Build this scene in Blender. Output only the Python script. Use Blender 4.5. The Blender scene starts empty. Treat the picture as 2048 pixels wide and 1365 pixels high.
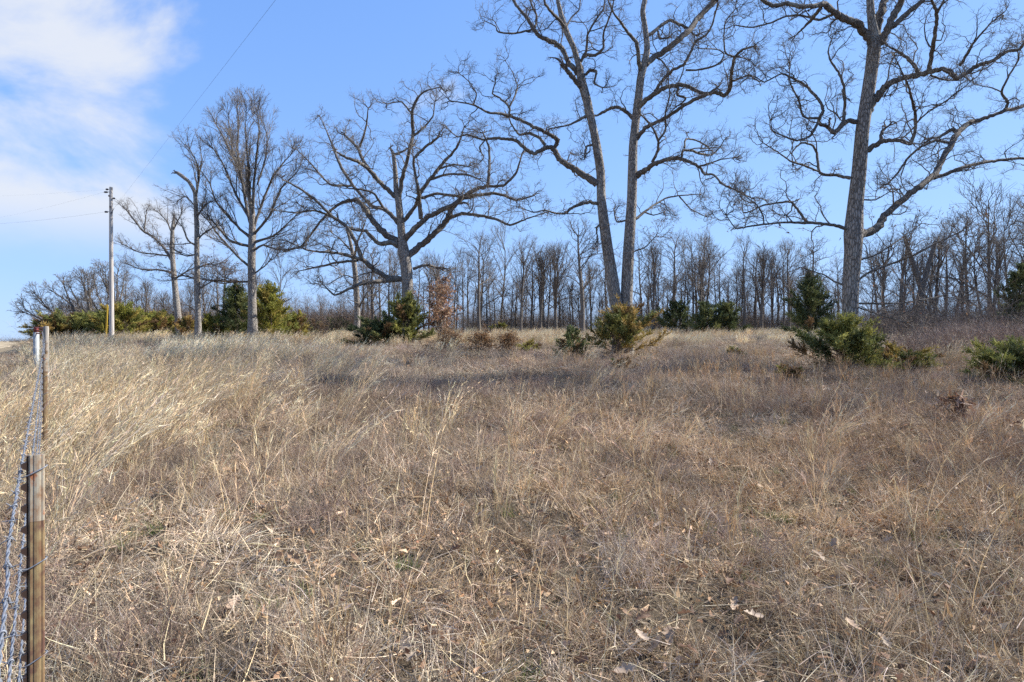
import bpy, math, random
import numpy as np
from math import radians, sin, cos, pi, sqrt
from mathutils import Vector

# ------------------------------------------------------------------ camera, sky, sun, exposure
SC = bpy.context.scene
COL = SC.collection
FPX = 1251.0                     # focal length in photo pixels (2048 wide)
CAMZ = 1.6
cam_d = bpy.data.cameras.new('camera')
cam_d.sensor_width = 36.0
cam_d.lens = 36.0 * FPX / 2048.0
cam_d.clip_start = 0.05
cam_d.clip_end = 9000
cam = bpy.data.objects.new('camera', cam_d)
cam.location = (0, 0, CAMZ)
cam.rotation_euler = (radians(90), 0, 0)
COL.objects.link(cam)
SC.camera = cam

SUN_ALPHA = 18.0                 # degrees from +X towards +Y
SUN_ELEV = 37.0
sun_d = bpy.data.lights.new('sun', 'SUN')
sun_d.energy = 4.8
sun_d.angle = radians(0.53)
sun_d.color = (1.0, 0.955, 0.88)
sun = bpy.data.objects.new('sun', sun_d)
sv = Vector((cos(radians(SUN_ELEV)) * cos(radians(SUN_ALPHA)), cos(radians(SUN_ELEV)) * sin(radians(SUN_ALPHA)), sin(radians(SUN_ELEV))))
sun.rotation_euler = sv.to_track_quat('Z', 'Y').to_euler()
sun.location = (20, 10, 30)
COL.objects.link(sun)

world = bpy.data.worlds.new('World')
SC.world = world
world.use_nodes = True
wn, wl = world.node_tree.nodes, world.node_tree.links
wn.clear()
w_out = wn.new('ShaderNodeOutputWorld')
w_bg = wn.new('ShaderNodeBackground')
w_sky = wn.new('ShaderNodeTexSky')
w_sky.sky_type = 'NISHITA'
w_sky.sun_disc = False
w_sky.sun_elevation = radians(SUN_ELEV)
w_sky.sun_rotation = radians(90 - SUN_ALPHA)
w_sky.altitude = 300
w_sky.air_density = 1.0
w_sky.dust_density = 0.1
w_sky.ozone_density = 3.2
w_bg.inputs['Strength'].default_value = 0.12


def wnode(t, **kw):
    n = wn.new(t)
    for k, v in kw.items():
        setattr(n, k, v)
    return n


def wmath(op, a, b=None, c=None):
    n = wnode('ShaderNodeMath', operation=op)
    for i, v in enumerate((a, b, c)):
        if v is None:
            continue
        if isinstance(v, (int, float)):
            n.inputs[i].default_value = v
        else:
            wl.new(v, n.inputs[i])
    return n.outputs[0]


# soft fair-weather cloud bank that fills the left of the sky: flat cloud layer seen in perspective
w_tc = wnode('ShaderNodeTexCoord')
w_sep = wnode('ShaderNodeSeparateXYZ')
wl.new(w_tc.outputs['Generated'], w_sep.inputs[0])
w_n1 = wnode('ShaderNodeTexNoise')
w_n1.inputs['Scale'].default_value = 3.6
w_n1.inputs['Detail'].default_value = 10
w_n1.inputs['Roughness'].default_value = 0.56
w_n1.inputs['Distortion'].default_value = 0.45
w_map = wnode('ShaderNodeMapping')
w_map.inputs['Location'].default_value = (1.37, 1.01, 2.1)
w_map.inputs['Scale'].default_value = (1, 1, 1.5)
wl.new(w_tc.outputs['Generated'], w_map.inputs[0])
wl.new(w_map.outputs[0], w_n1.inputs['Vector'])
# bank to the west (left): weight rises with the bearing
bank = wnode('ShaderNodeMapRange', interpolation_type='SMOOTHSTEP')
wl.new(wmath('ADD', wmath('MULTIPLY', w_sep.outputs['X'], -1.0), wmath('MULTIPLY', w_sep.outputs['Z'], -0.25)), bank.inputs[0])
bank.inputs[1].default_value = 0.24
bank.inputs[2].default_value = 0.48
cov = wnode('ShaderNodeMapRange', interpolation_type='SMOOTHSTEP')
wl.new(wmath('ADD', w_n1.outputs['Fac'], wmath('MULTIPLY', bank.outputs[0], 0.265)), cov.inputs[0])
cov.inputs[1].default_value = 0.60
cov.inputs[2].default_value = 0.84
cov.inputs[4].default_value = 0.9
low = wnode('ShaderNodeMapRange', interpolation_type='SMOOTHSTEP')
wl.new(w_sep.outputs['Z'], low.inputs[0])
low.inputs[1].default_value = 0.09
low.inputs[2].default_value = 0.19
w_mix = wnode('ShaderNodeMix', data_type='RGBA')
wl.new(wmath('MULTIPLY', cov.outputs[0], low.outputs[0]), w_mix.inputs['Factor'])
# bright horizon rolled off a little, as haze-free winter air shows it
w_sc = wnode('ShaderNodeSeparateColor')
wl.new(w_sky.outputs[0], w_sc.inputs[0])
w_cc = wnode('ShaderNodeCombineColor')
for i_, (g_, k_) in enumerate(((1.26, 0.42), (1.74, 0.42), (3.5, 0.6))):
    c_ = w_sc.outputs[i_]
    wl.new(wmath('DIVIDE', wmath('MULTIPLY', c_, g_), wmath('ADD', wmath('MULTIPLY', c_, k_), 1.0)), w_cc.inputs[i_])
wl.new(w_cc.outputs[0], w_mix.inputs['A'])
w_mix.inputs['B'].default_value = (3.3, 3.45, 3.75, 1)
wl.new(w_mix.outputs['Result'], w_bg.inputs['Color'])
wl.new(w_bg.outputs[0], w_out.inputs[0])

SC.view_settings.view_transform = 'Standard'
SC.view_settings.look = 'None'
SC.view_settings.exposure = 1.07
SC.view_settings.gamma = 1.0
SC.view_settings.use_curve_mapping = False
SC.render.engine = 'CYCLES'
SC.cycles.use_denoising = False
SC.cycles.max_bounces = 2
SC.cycles.diffuse_bounces = 2
SC.cycles.glossy_bounces = 2
SC.cycles.transmission_bounces = 3
SC.cycles.transparent_max_bounces = 4
SC.cycles.caustics_reflective = False
SC.cycles.caustics_refractive = False
SC.render.film_transparent = False

RNG = np.random.default_rng(7)


# ------------------------------------------------------------------ terrain
def sstep(a, b, x):
    t = np.clip((x - a) / (b - a), 0, 1)
    return t * t * (3 - 2 * t)


def ground(x, y):
    x = np.asarray(x, float); y = np.asarray(y, float)
    yc = np.clip(y, -12, None)
    crest = 60.0
    rise = np.where(yc < crest, 0.04 * yc, 0.04 * crest + 0.8 * (1 - np.exp(-(yc - crest) * 0.04 / 0.8)))
    rise = rise - 4.5 * sstep(75, 170, y)
    # the bank that falls away west of the fence line
    d = -(x + 0.70 * y + 0.6) * 0.82
    low = 0.25 + 0.0 * y
    rise = rise + (low - rise) * sstep(0.0, 3.0, d) * sstep(6, 20, y)
    far = sstep(150, 420, np.hypot(x, y))
    rise = rise * (1 - far) + 0.35 * far
    n = (0.035 * np.sin(0.9 * x + 0.4 * y) + 0.03 * np.sin(-0.55 * x + 1.1 * y + 1.3) + 0.02 * np.sin(1.9 * x + 1.4 * y + 0.4)
         + 0.014 * np.sin(3.3 * x - 2.7 * y + 2.0) + 0.01 * np.sin(5.1 * x + 4.2 * y))
    return rise + n * (1 - far) * sstep(0.0, 4.0, np.hypot(x, y) + 1.5)


def gz(x, y):
    return float(ground(x, y))


def at(px, Z, h=0.0):
    """ground point under photo column px at depth Z"""
    x = (px - 1024.0) / FPX * Z
    return (x, Z, gz(x, Z) + h)


# ------------------------------------------------------------------ material helpers
MATS = {}


def new_mat(name):
    m = bpy.data.materials.new(name)
    m.use_nodes = True
    nt = m.node_tree
    nt.nodes.clear()
    out = nt.nodes.new('ShaderNodeOutputMaterial')
    MATS[name] = m
    return m, nt, out


def nnode(nt, t, **kw):
    n = nt.nodes.new(t)
    for k, v in kw.items():
        if k.startswith('in_'):
            n.inputs[k[3:].replace('_', ' ')].default_value = v
        else:
            setattr(n, k, v)
    return n


def ramp(nt, fac, stops):
    r = nt.nodes.new('ShaderNodeValToRGB')
    el = r.color_ramp.elements
    while len(el) < len(stops):
        el.new(0.5)
    for e, (p, c) in zip(el, stops):
        e.position = p
        e.color = (*c, 1)
    nt.links.new(fac, r.inputs[0])
    return r.outputs[0]


def mapped(nt, scale=(1, 1, 1), coord='Object'):
    tc = nt.nodes.new('ShaderNodeTexCoord')
    mp = nt.nodes.new('ShaderNodeMapping')
    mp.inputs['Scale'].default_value = scale
    nt.links.new(tc.outputs[coord], mp.inputs[0])
    return mp.outputs[0]


def noise(nt, vec, scale, detail=4, rough=0.55, dist=0.0):
    n = nnode(nt, 'ShaderNodeTexNoise')
    n.inputs['Scale'].default_value = scale
    n.inputs['Detail'].default_value = detail
    n.inputs['Roughness'].default_value = rough
    n.inputs['Distortion'].default_value = dist
    nt.links.new(vec, n.inputs['Vector'])
    return n.outputs['Fac']


def mix(nt, fac, a, b, blend='MIX'):
    n = nnode(nt, 'ShaderNodeMix', data_type='RGBA', blend_type=blend)
    for s, v in (('Factor', fac), ('A', a), ('B', b)):
        if isinstance(v, (int, float)):
            n.inputs[s].default_value = v
        elif isinstance(v, tuple):
            n.inputs[s].default_value = (*v, 1)
        else:
            nt.links.new(v, n.inputs[s])
    return n.outputs['Result']


def principled(nt, out, col, rough=0.85, bump=None, bump_s=0.4, bump_d=0.02, metallic=0.0, spec=0.3):
    b = nnode(nt, 'ShaderNodeBsdfPrincipled')
    if isinstance(col, tuple):
        b.inputs['Base Color'].default_value = (*col, 1)
    else:
        nt.links.new(col, b.inputs['Base Color'])
    b.inputs['Roughness'].default_value = rough
    b.inputs['Metallic'].default_value = metallic
    b.inputs['Specular IOR Level'].default_value = spec
    if bump is not None:
        bn = nnode(nt, 'ShaderNodeBump')
        bn.inputs['Strength'].default_value = bump_s
        bn.inputs['Distance'].default_value = bump_d
        nt.links.new(bump, bn.inputs['Height'])
        nt.links.new(bn.outputs[0], b.inputs['Normal'])
    nt.links.new(b.outputs[0], out.inputs[0])
    return b


def bark_mat(name, dark, light, lichen=0.35, fur=9.0):
    m, nt, out = new_mat(name)
    v = mapped(nt, (1, 1, 0.16))
    f1 = noise(nt, v, fur * 2.2, 5, 0.6, 0.4)
    v2 = mapped(nt, (1, 1, 0.28))
    vo = nnode(nt, 'ShaderNodeTexVoronoi', feature='DISTANCE_TO_EDGE')
    vo.inputs['Scale'].default_value = fur * 1.9
    nt.links.new(v2, vo.inputs['Vector'])
    crack = nnode(nt, 'ShaderNodeMapRange')
    crack.inputs[1].default_value = 0.0
    crack.inputs[2].default_value = 0.22
    nt.links.new(vo.outputs['Distance'], crack.inputs[0])
    h = mix(nt, 0.45, crack.outputs[0], f1)
    base = ramp(nt, h, [(0.15, dark), (0.42, tuple(0.5 * (a + b) for a, b in zip(dark, light))), (0.75, light)])
    v3 = mapped(nt, (1, 1, 0.6))
    li = noise(nt, v3, 3.1, 6, 0.65)
    lf = nnode(nt, 'ShaderNodeMapRange')
    lf.inputs[1].default_value = 0.52
    lf.inputs[2].default_value = 0.72
    lf.inputs[4].default_value = lichen
    nt.links.new(li, lf.inputs[0])
    c = mix(nt, lf.outputs[0], base, (0.40, 0.41, 0.37))
    mo = noise(nt, v3, 1.3, 5, 0.6)
    mf = nnode(nt, 'ShaderNodeMapRange')
    mf.inputs[1].default_value = 0.55
    mf.inputs[2].default_value = 0.75
    mf.inputs[4].default_value = 0.5
    nt.links.new(mo, mf.inputs[0])
    c = mix(nt, mf.outputs[0], c, (0.10, 0.085, 0.065))
    principled(nt, out, c, 0.92, h, 0.9, 0.03, spec=0.15)
    return m


bark_mat('oak_bark', (0.052, 0.043, 0.035), (0.33, 0.297, 0.262), 0.40, 9)
bark_mat('limb_bark', (0.045, 0.038, 0.032), (0.21, 0.185, 0.16), 0.6, 14)
bark_mat('wood_bark', (0.055, 0.045, 0.038), (0.20, 0.175, 0.15), 0.35, 12)


def attr_mat(name, transl=0.25, rough=0.7, inst=True, spec=0.25, jitter=0.25, aname='col'):
    """colour from the blade's own attribute, varied from clump to clump"""
    m, nt, out = new_mat(name)
    a = nnode(nt, 'ShaderNodeAttribute', attribute_name=aname)
    col = a.outputs['Color']
    if inst:
        t = nnode(nt, 'ShaderNodeAttribute', attribute_type='INSTANCER', attribute_name='tint')
        col = mix(nt, 1.0, col, t.outputs['Color'], 'MULTIPLY')
    oi = nnode(nt, 'ShaderNodeObjectInfo')
    hs = nnode(nt, 'ShaderNodeHueSaturation')
    mr = nnode(nt, 'ShaderNodeMapRange')
    mr.inputs[3].default_value = 1 - jitter
    mr.inputs[4].default_value = 1 + jitter
    nt.links.new(oi.outputs['Random'], mr.inputs[0])
    nt.links.new(mr.outputs[0], hs.inputs['Value'])
    nt.links.new(col, hs.inputs['Color'])
    b = nnode(nt, 'ShaderNodeBsdfPrincipled')
    nt.links.new(hs.outputs[0], b.inputs['Base Color'])
    b.inputs['Roughness'].default_value = rough
    b.inputs['Specular IOR Level'].default_value = spec
    if transl > 0:
        tr = nnode(nt, 'ShaderNodeBsdfTranslucent')
        nt.links.new(hs.outputs[0], tr.inputs[0])
        ms = nnode(nt, 'ShaderNodeMixShader')
        ms.inputs[0].default_value = transl
        nt.links.new(b.outputs[0], ms.inputs[1])
        nt.links.new(tr.outputs[0], ms.inputs[2])
        nt.links.new(ms.outputs[0], out.inputs[0])
    else:
        nt.links.new(b.outputs[0], out.inputs[0])
    return m


attr_mat('dry_grass', 0.16, 0.65, spec=0.2)
attr_mat('leaf_litter', 0.15, 0.6, spec=0.3)
attr_mat('brush_twig', 0.0, 0.85, spec=0.1)
attr_mat('cedar_foliage', 0.26, 0.6, inst=False, jitter=0.05, spec=0.2)
attr_mat('dead_leaves', 0.3, 0.65, inst=False, jitter=0.05, spec=0.2)
attr_mat('crown_twig', 0.0, 0.9, inst=False, jitter=0.08, spec=0.1)


def ground_mat():
    m, nt, out = new_mat('field_soil')
    v = mapped(nt, (1, 1, 1))
    n1 = noise(nt, v, 0.35, 5, 0.6)
    n2 = noise(nt, v, 9.0, 6, 0.7)
    n3 = noise(nt, v, 70.0, 3, 0.6)
    soil = ramp(nt, n2, [(0.3, (0.035, 0.026, 0.018)), (0.5, (0.075, 0.055, 0.036)), (0.7, (0.15, 0.115, 0.075))])
    thatch = ramp(nt, n3, [(0.3, (0.05, 0.038, 0.026)), (0.55, (0.13, 0.10, 0.066)), (0.75, (0.24, 0.19, 0.125))])
    c = mix(nt, n1, soil, thatch)
    # beyond the pasture the land is short tan winter grass
    ln = nnode(nt, 'ShaderNodeVectorMath', operation='LENGTH')
    nt.links.new(v, ln.inputs[0])
    fr = nnode(nt, 'ShaderNodeMapRange')
    fr.inputs[1].default_value = 26.0
    fr.inputs[2].default_value = 48.0
    nt.links.new(ln.outputs['Value'], fr.inputs[0])
    n4 = noise(nt, v, 0.06, 5, 0.6)
    tan = ramp(nt, n4, [(0.35, (0.26, 0.205, 0.13)), (0.65, (0.44, 0.36, 0.24))])
    c = mix(nt, fr.outputs[0], c, tan)
    principled(nt, out, c, 0.95, n3, 0.6, 0.03, spec=0.1)
    return m


ground_mat()


def simple_noise_mat(name, c1, c2, scale=8, rough=0.7, metallic=0.0, stretch=(1, 1, 1), bs=0.3, bd=0.004, spec=0.3, extra=None):
    m, nt, out = new_mat(name)
    v = mapped(nt, stretch)
    n = noise(nt, v, scale, 6, 0.62)
    c = ramp(nt, n, [(0.32, c1), (0.68, c2)])
    if extra:
        n2 = noise(nt, v, extra[1], 5, 0.65)
        f = nnode(nt, 'ShaderNodeMapRange')
        f.inputs[1].default_value = extra[2]
        f.inputs[2].default_value = extra[3]
        nt.links.new(n2, f.inputs[0])
        c = mix(nt, f.outputs[0], c, extra[0])
    principled(nt, out, c, rough, n, bs, bd, metallic, spec)
    return m


simple_noise_mat('rusty_post_paint', (0.17, 0.085, 0.045), (0.30, 0.225, 0.11), 55, 0.65, 0.1, (1, 1, 0.5), 0.4, 0.001, 0.35,
                 ((0.13, 0.065, 0.045), 22, 0.50, 0.64))
simple_noise_mat('post_bare_steel', (0.27, 0.16, 0.09), (0.44, 0.42, 0.33), 60, 0.55, 0.2, (1, 1, 0.5), 0.3, 0.001, 0.5,
                 ((0.33, 0.13, 0.06), 30, 0.56, 0.66))
simple_noise_mat('dark_post_web', (0.05, 0.03, 0.02), (0.15, 0.085, 0.055), 40, 0.7, 0.2, (1, 1, 0.3), 0.3, 0.001)
simple_noise_mat('galvanised_wire', (0.12, 0.13, 0.145), (0.30, 0.32, 0.36), 130, 0.55, 0.35, (1, 1, 1), 0.2, 0.0004, 0.5,
                 ((0.22, 0.12, 0.07), 60, 0.6, 0.72))
simple_noise_mat('weathered_wood', (0.17, 0.15, 0.125), (0.44, 0.40, 0.35), 26, 0.9, 0, (1, 1, 0.08), 0.5, 0.006, 0.15)
simple_noise_mat('pole_wood', (0.30, 0.275, 0.25), (0.55, 0.51, 0.47), 14, 0.9, 0, (1, 1, 0.06), 0.4, 0.008, 0.15,
                 ((0.14, 0.11, 0.085), 10, 0.6, 0.74))
simple_noise_mat('white_paint', (0.24, 0.26, 0.27), (0.40, 0.41, 0.41), 30, 0.6, 0, (1, 1, 0.3))
simple_noise_mat('red_paint', (0.13, 0.025, 0.02), (0.26, 0.05, 0.04), 30, 0.6, 0.1)
simple_noise_mat('yellow_guard', (0.55, 0.36, 0.03), (0.72, 0.50, 0.06), 20, 0.5)
simple_noise_mat('line_wire', (0.05, 0.05, 0.055), (0.10, 0.10, 0.11), 20, 0.6, 0.3)
simple_noise_mat('insulator', (0.05, 0.045, 0.045), (0.11, 0.09, 0.09), 20, 0.35)
simple_noise_mat('far_field', (0.22, 0.19, 0.12), (0.38, 0.33, 0.22), 0.05, 0.95)


# ------------------------------------------------------------------ object helpers
def mesh_from(name, V, F, mat=None, smooth=False, col=None):
    """V (n,3); F array (m,k) or a list of such arrays"""
    me = bpy.data.meshes.new(name)
    V = np.ascontiguousarray(V, dtype=np.float32)
    Fs = [f for f in (F if isinstance(F, list) else [F]) if len(f)]
    me.vertices.add(len(V))
    me.vertices.foreach_set('co', V.ravel())
    loops = np.concatenate([np.asarray(f, np.int32).ravel() for f in Fs])
    sizes = np.concatenate([np.full(len(f), f.shape[1], np.int32) for f in Fs])
    starts = np.concatenate([[0], np.cumsum(sizes)[:-1]]).astype(np.int32)
    me.loops.add(len(loops))
    me.loops.foreach_set('vertex_index', loops)
    me.polygons.add(len(sizes))
    me.polygons.foreach_set('loop_start', starts)
    me.polygons.foreach_set('loop_total', sizes)
    if smooth:
        me.polygons.foreach_set('use_smooth', np.ones(len(sizes), bool))
    me.update(calc_edges=True)
    me.validate()
    if col is not None:
        a = me.color_attributes.new('col', 'FLOAT_COLOR', 'POINT')
        c = np.ones((len(V), 4), np.float32)
        c[:, :3] = col
        a.data.foreach_set('color', c.ravel())
    if mat:
        me.materials.append(MATS[mat])
    return me


def obj(name, me, parent=None, loc=None):
    o = bpy.data.objects.new(name, me)
    COL.objects.link(o)
    if parent is not None:
        o.parent = parent
    if loc is not None:
        o.location = loc
    return o


def tag(o, label, cat, group=None, kind=None):
    o['label'] = label
    if cat:
        o['category'] = cat
    if group:
        o['group'] = group
    if kind:
        o['kind'] = kind
    return o


def thing(name, loc, label, cat, group=None):
    return tag(obj(name, None, None, loc), label, cat, group)


def norm(a):
    return a / np.maximum(np.linalg.norm(a, axis=-1, keepdims=True), 1e-9)


class Tubes:
    """collects polylines with radii; builds them all at once"""

    def __init__(self):
        self.g = {}

    def add(self, pts, rad, sides=5, col=None):
        self.g.setdefault((len(pts), sides), []).append((pts, rad, col))

    def mesh(self, name, mat, smooth=True, origin=(0, 0, 0), colour=False):
        V, Q, T, C = [], [], [], []
        off = 0
        for (n, k), items in self.g.items():
            P = np.array([i[0] for i in items], float) - np.array(origin)
            R = np.array([i[1] for i in items], float)
            N = len(P)
            Tn = np.empty_like(P)
            Tn[:, 1:-1] = P[:, 2:] - P[:, :-2]
            Tn[:, 0] = P[:, 1] - P[:, 0]
            Tn[:, -1] = P[:, -1] - P[:, -2]
            Tn = norm(Tn)
            mean = norm(P[:, -1] - P[:, 0])
            a = np.where(np.abs(mean[:, 2:3]) > 0.75, np.array([[0.6, 0.8, 0.0]]), np.array([[0.0, 0.0, 1.0]]))
            U = norm(np.cross(Tn, a[:, None, :]))
            W = np.cross(Tn, U)
            th = np.arange(k) / k * 2 * pi
            ring = (U[:, :, None, :] * np.cos(th)[None, None, :, None] + W[:, :, None, :] * np.sin(th)[None, None, :, None])
            vv = P[:, :, None, :] + ring * R[:, :, None, None]
            V.append(vv.reshape(-1, 3))
            if colour:
                cc = np.array([i[2] for i in items], float)
                C.append(np.repeat(cc, n * k, axis=0))
            base = off + np.arange(N)[:, None, None] * (n * k) + np.arange(n - 1)[None, :, None] * k
            j = np.arange(k)[None, None, :]
            j2 = (j + 1) % k
            q = np.stack([base + j, base + j2, base + k + j2, base + k + j], -1).reshape(-1, 4)
            Q.append(q)
            off += N * n * k
        if not V:
            return None
        return mesh_from(name, np.concatenate(V), [np.concatenate(Q)], mat, smooth, np.concatenate(C) if colour else None)


def catmull(P, m):
    """P (n,d) -> smooth resample with m steps per span"""
    P = np.asarray(P, float)
    A = np.vstack([2 * P[0] - P[1], P, 2 * P[-1] - P[-2]])
    out = []
    for i in range(1, len(A) - 2):
        p0, p1, p2, p3 = A[i - 1], A[i], A[i + 1], A[i + 2]
        for t in np.linspace(0, 1, m, endpoint=False):
            out.append(0.5 * ((2 * p1) + (-p0 + p2) * t + (2 * p0 - 5 * p1 + 4 * p2 - p3) * t * t + (-p0 + 3 * p1 - 3 * p2 + p3) * t ** 3))
    out.append(A[-2])
    return np.array(out)


def box_verts(x0, x1, y0, y1, z0, z1):
    V = np.array([(x, y, z) for z in (z0, z1) for (x, y) in ((x0, y0), (x1, y0), (x1, y1), (x0, y1))], float)
    F = np.array([(3, 2, 1, 0), (4, 5, 6, 7), (0, 1, 5, 4), (1, 2, 6, 5), (2, 3, 7, 6), (3, 0, 4, 7)])
    return V, F


# ------------------------------------------------------------------ ground sheet
def spaced(segs):
    out = [segs[0][0]]
    for a, b, d in segs:
        n = max(1, int(round((b - a) / d)))
        out += list(np.linspace(a, b, n + 1)[1:])
    return np.array(out)


gx = spaced([(-4000, -400, 600), (-400, -120, 40), (-120, -45, 5), (-45, -20, 1.2), (-20, 20, 0.5), (20, 45, 1.5), (45, 120, 5), (120, 400, 40), (400, 4000, 600)])
gy = spaced([(-60, -10, 10), (-10, 0, 2), (0, 25, 0.4), (25, 70, 1.5), (70, 180, 6), (180, 450, 30), (450, 6000, 700)])
GX, GY = np.meshgrid(gx, gy)
GV = np.stack([GX, GY, ground(GX, GY)], -1).reshape(-1, 3)
nx, ny = len(gx), len(gy)
ii = (np.arange(ny - 1)[:, None] * nx + np.arange(nx - 1)[None, :]).ravel()
o = obj('ground', mesh_from('ground', GV, np.stack([ii, ii + 1, ii + nx + 1, ii + nx], -1), 'field_soil', True))
tag(o, 'gently rising winter pasture ground under the dry grass', None, kind='structure')


# ------------------------------------------------------------------ scatter (uncountable stuff)
def scatter(name, protos, pts, yaw, scl, idx, tint, label, tilt=None):
    coll = bpy.data.collections.new(name + '_kinds')
    for i, me in enumerate(protos):
        coll.objects.link(bpy.data.objects.new('%s_kind_%02d' % (name, i), me))
    N = len(pts)
    me = bpy.data.meshes.new(name)
    me.vertices.add(N)
    me.vertices.foreach_set('co', np.ascontiguousarray(pts, np.float32).ravel())
    rot = np.zeros((N, 3), np.float32)
    rot[:, 2] = yaw
    if tilt is not None:
        rot[:, :2] = tilt
    a = me.attributes.new('rot', 'FLOAT_VECTOR', 'POINT'); a.data.foreach_set('vector', rot.ravel())
    s = np.asarray(scl, np.float32)
    if s.ndim == 1:
        s = np.repeat(s[:, None], 3, 1)
    a = me.attributes.new('scl', 'FLOAT_VECTOR', 'POINT'); a.data.foreach_set('vector', np.ascontiguousarray(s).ravel())
    a = me.attributes.new('idx', 'INT', 'POINT'); a.data.foreach_set('value', np.asarray(idx, np.int32))
    t = np.ones((N, 4), np.float32); t[:, :3] = tint
    a = me.attributes.new('tint', 'FLOAT_COLOR', 'POINT'); a.data.foreach_set('color', t.ravel())
    o = obj(name, me)
    ng = bpy.data.node_groups.new(name + '_nodes', 'GeometryNodeTree')
    ng.interface.new_socket('Geometry', in_out='INPUT', socket_type='NodeSocketGeometry')
    ng.interface.new_socket('Geometry', in_out='OUTPUT', socket_type='NodeSocketGeometry')
    N_, L_ = ng.nodes, ng.links
    gi, go = N_.new('NodeGroupInput'), N_.new('NodeGroupOutput')
    iop = N_.new('GeometryNodeInstanceOnPoints')
    ci = N_.new('GeometryNodeCollectionInfo')
    ci.inputs['Collection'].default_value = coll
    ci.inputs['Separate Children'].default_value = True
    ci.inputs['Reset Children'].default_value = True

    def na(nm, dt):
        n = N_.new('GeometryNodeInputNamedAttribute')
        n.data_type = dt
        n.inputs['Name'].default_value = nm
        return n.outputs['Attribute']
    e2r = N_.new('FunctionNodeEulerToRotation')
    L_.new(na('rot', 'FLOAT_VECTOR'), e2r.inputs[0])
    L_.new(gi.outputs[0], iop.inputs['Points'])
    L_.new(ci.outputs[0], iop.inputs['Instance'])
    iop.inputs['Pick Instance'].default_value = True
    L_.new(na('idx', 'INT'), iop.inputs['Instance Index'])
    L_.new(e2r.outputs[0], iop.inputs['Rotation'])
    L_.new(na('scl', 'FLOAT_VECTOR'), iop.inputs['Scale'])
    L_.new(iop.outputs[0], go.inputs[0])
    md = o.modifiers.new('scatter', 'NODES')
    md.node_group = ng
    return tag(o, label, None, kind='stuff')


def blades(P0, D0, L, W, bend, nseg, col, rng, up=None, roll=None):
    """ribbon blades: P0 roots (N,3), D0 directions, L lengths, W widths, bend vectors added along the length"""
    N = len(P0)
    t = np.linspace(0, 1, nseg + 1)
    P = P0[:, None, :] + D0[:, None, :] * (L[:, None] * t[None])[:, :, None] + bend[:, None, :] * (L[:, None] * t[None] ** 2)[:, :, None]
    Tn = np.gradient(P, axis=1)
    side = rng.normal(size=(N, 3)) if roll is None else roll
    S = norm(np.cross(Tn, side[:, None, :]))
    w = W[:, None] * np.maximum(1 - t[None] ** 1.6, 0.12 if nseg > 1 else 0.3) * 0.5
    A = P - S * w[:, :, None]
    B = P + S * w[:, :, None]
    V = np.stack([A, B], 2).reshape(-1, 3)
    m = nseg + 1
    b = (np.arange(N)[:, None] * m * 2 + np.arange(nseg)[None] * 2).ravel()
    F = np.stack([b, b + 1, b + 3, b + 2], -1)
    C = np.repeat(col, m * 2, axis=0)
    return V, F, C


def join(parts):
    V, F, C, o = [], [], [], 0
    for v, f, c in parts:
        V.append(v); F.append(f + o); C.append(c)
        o += len(v)
    return np.concatenate(V), np.concatenate(F), np.concatenate(C)


def straw(rng, n, pal, jit=0.18):
    pal = np.array(pal)
    c = pal[rng.integers(0, len(pal), n)]
    return np.clip(c * (1 + rng.normal(0, jit, (n, 1))) * (1 + rng.normal(0, 0.04, (n, 3))), 0.01, 0.9)


PAL_THATCH = [(0.47, 0.355, 0.225), (0.60, 0.49, 0.335), (0.34, 0.27, 0.20), (0.24, 0.175, 0.12), (0.70, 0.62, 0.49), (0.44, 0.375, 0.30), (0.13, 0.09, 0.06), (0.18, 0.125, 0.085)]
PAL_WISP = [(0.33, 0.26, 0.20), (0.26, 0.205, 0.165), (0.40, 0.32, 0.245), (0.20, 0.15, 0.12)]
PAL_GOLD = [(0.66, 0.515, 0.31), (0.75, 0.615, 0.40), (0.58, 0.44, 0.265), (0.77, 0.67, 0.48)]
PAL_ORANGE = [(0.43, 0.285, 0.15), (0.50, 0.36, 0.20), (0.36, 0.235, 0.13), (0.52, 0.41, 0.26)]
PAL_GREEN = [(0.09, 0.15, 0.035), (0.13, 0.19, 0.05), (0.17, 0.21, 0.07)]


def dirs(rng, n, el_lo, el_hi):
    az = rng.uniform(0, 2 * pi, n)
    el = np.radians(rng.uniform(el_lo, el_hi, n))
    return np.stack([np.cos(az) * np.cos(el), np.sin(az) * np.cos(el), np.sin(el)], -1)


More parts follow.
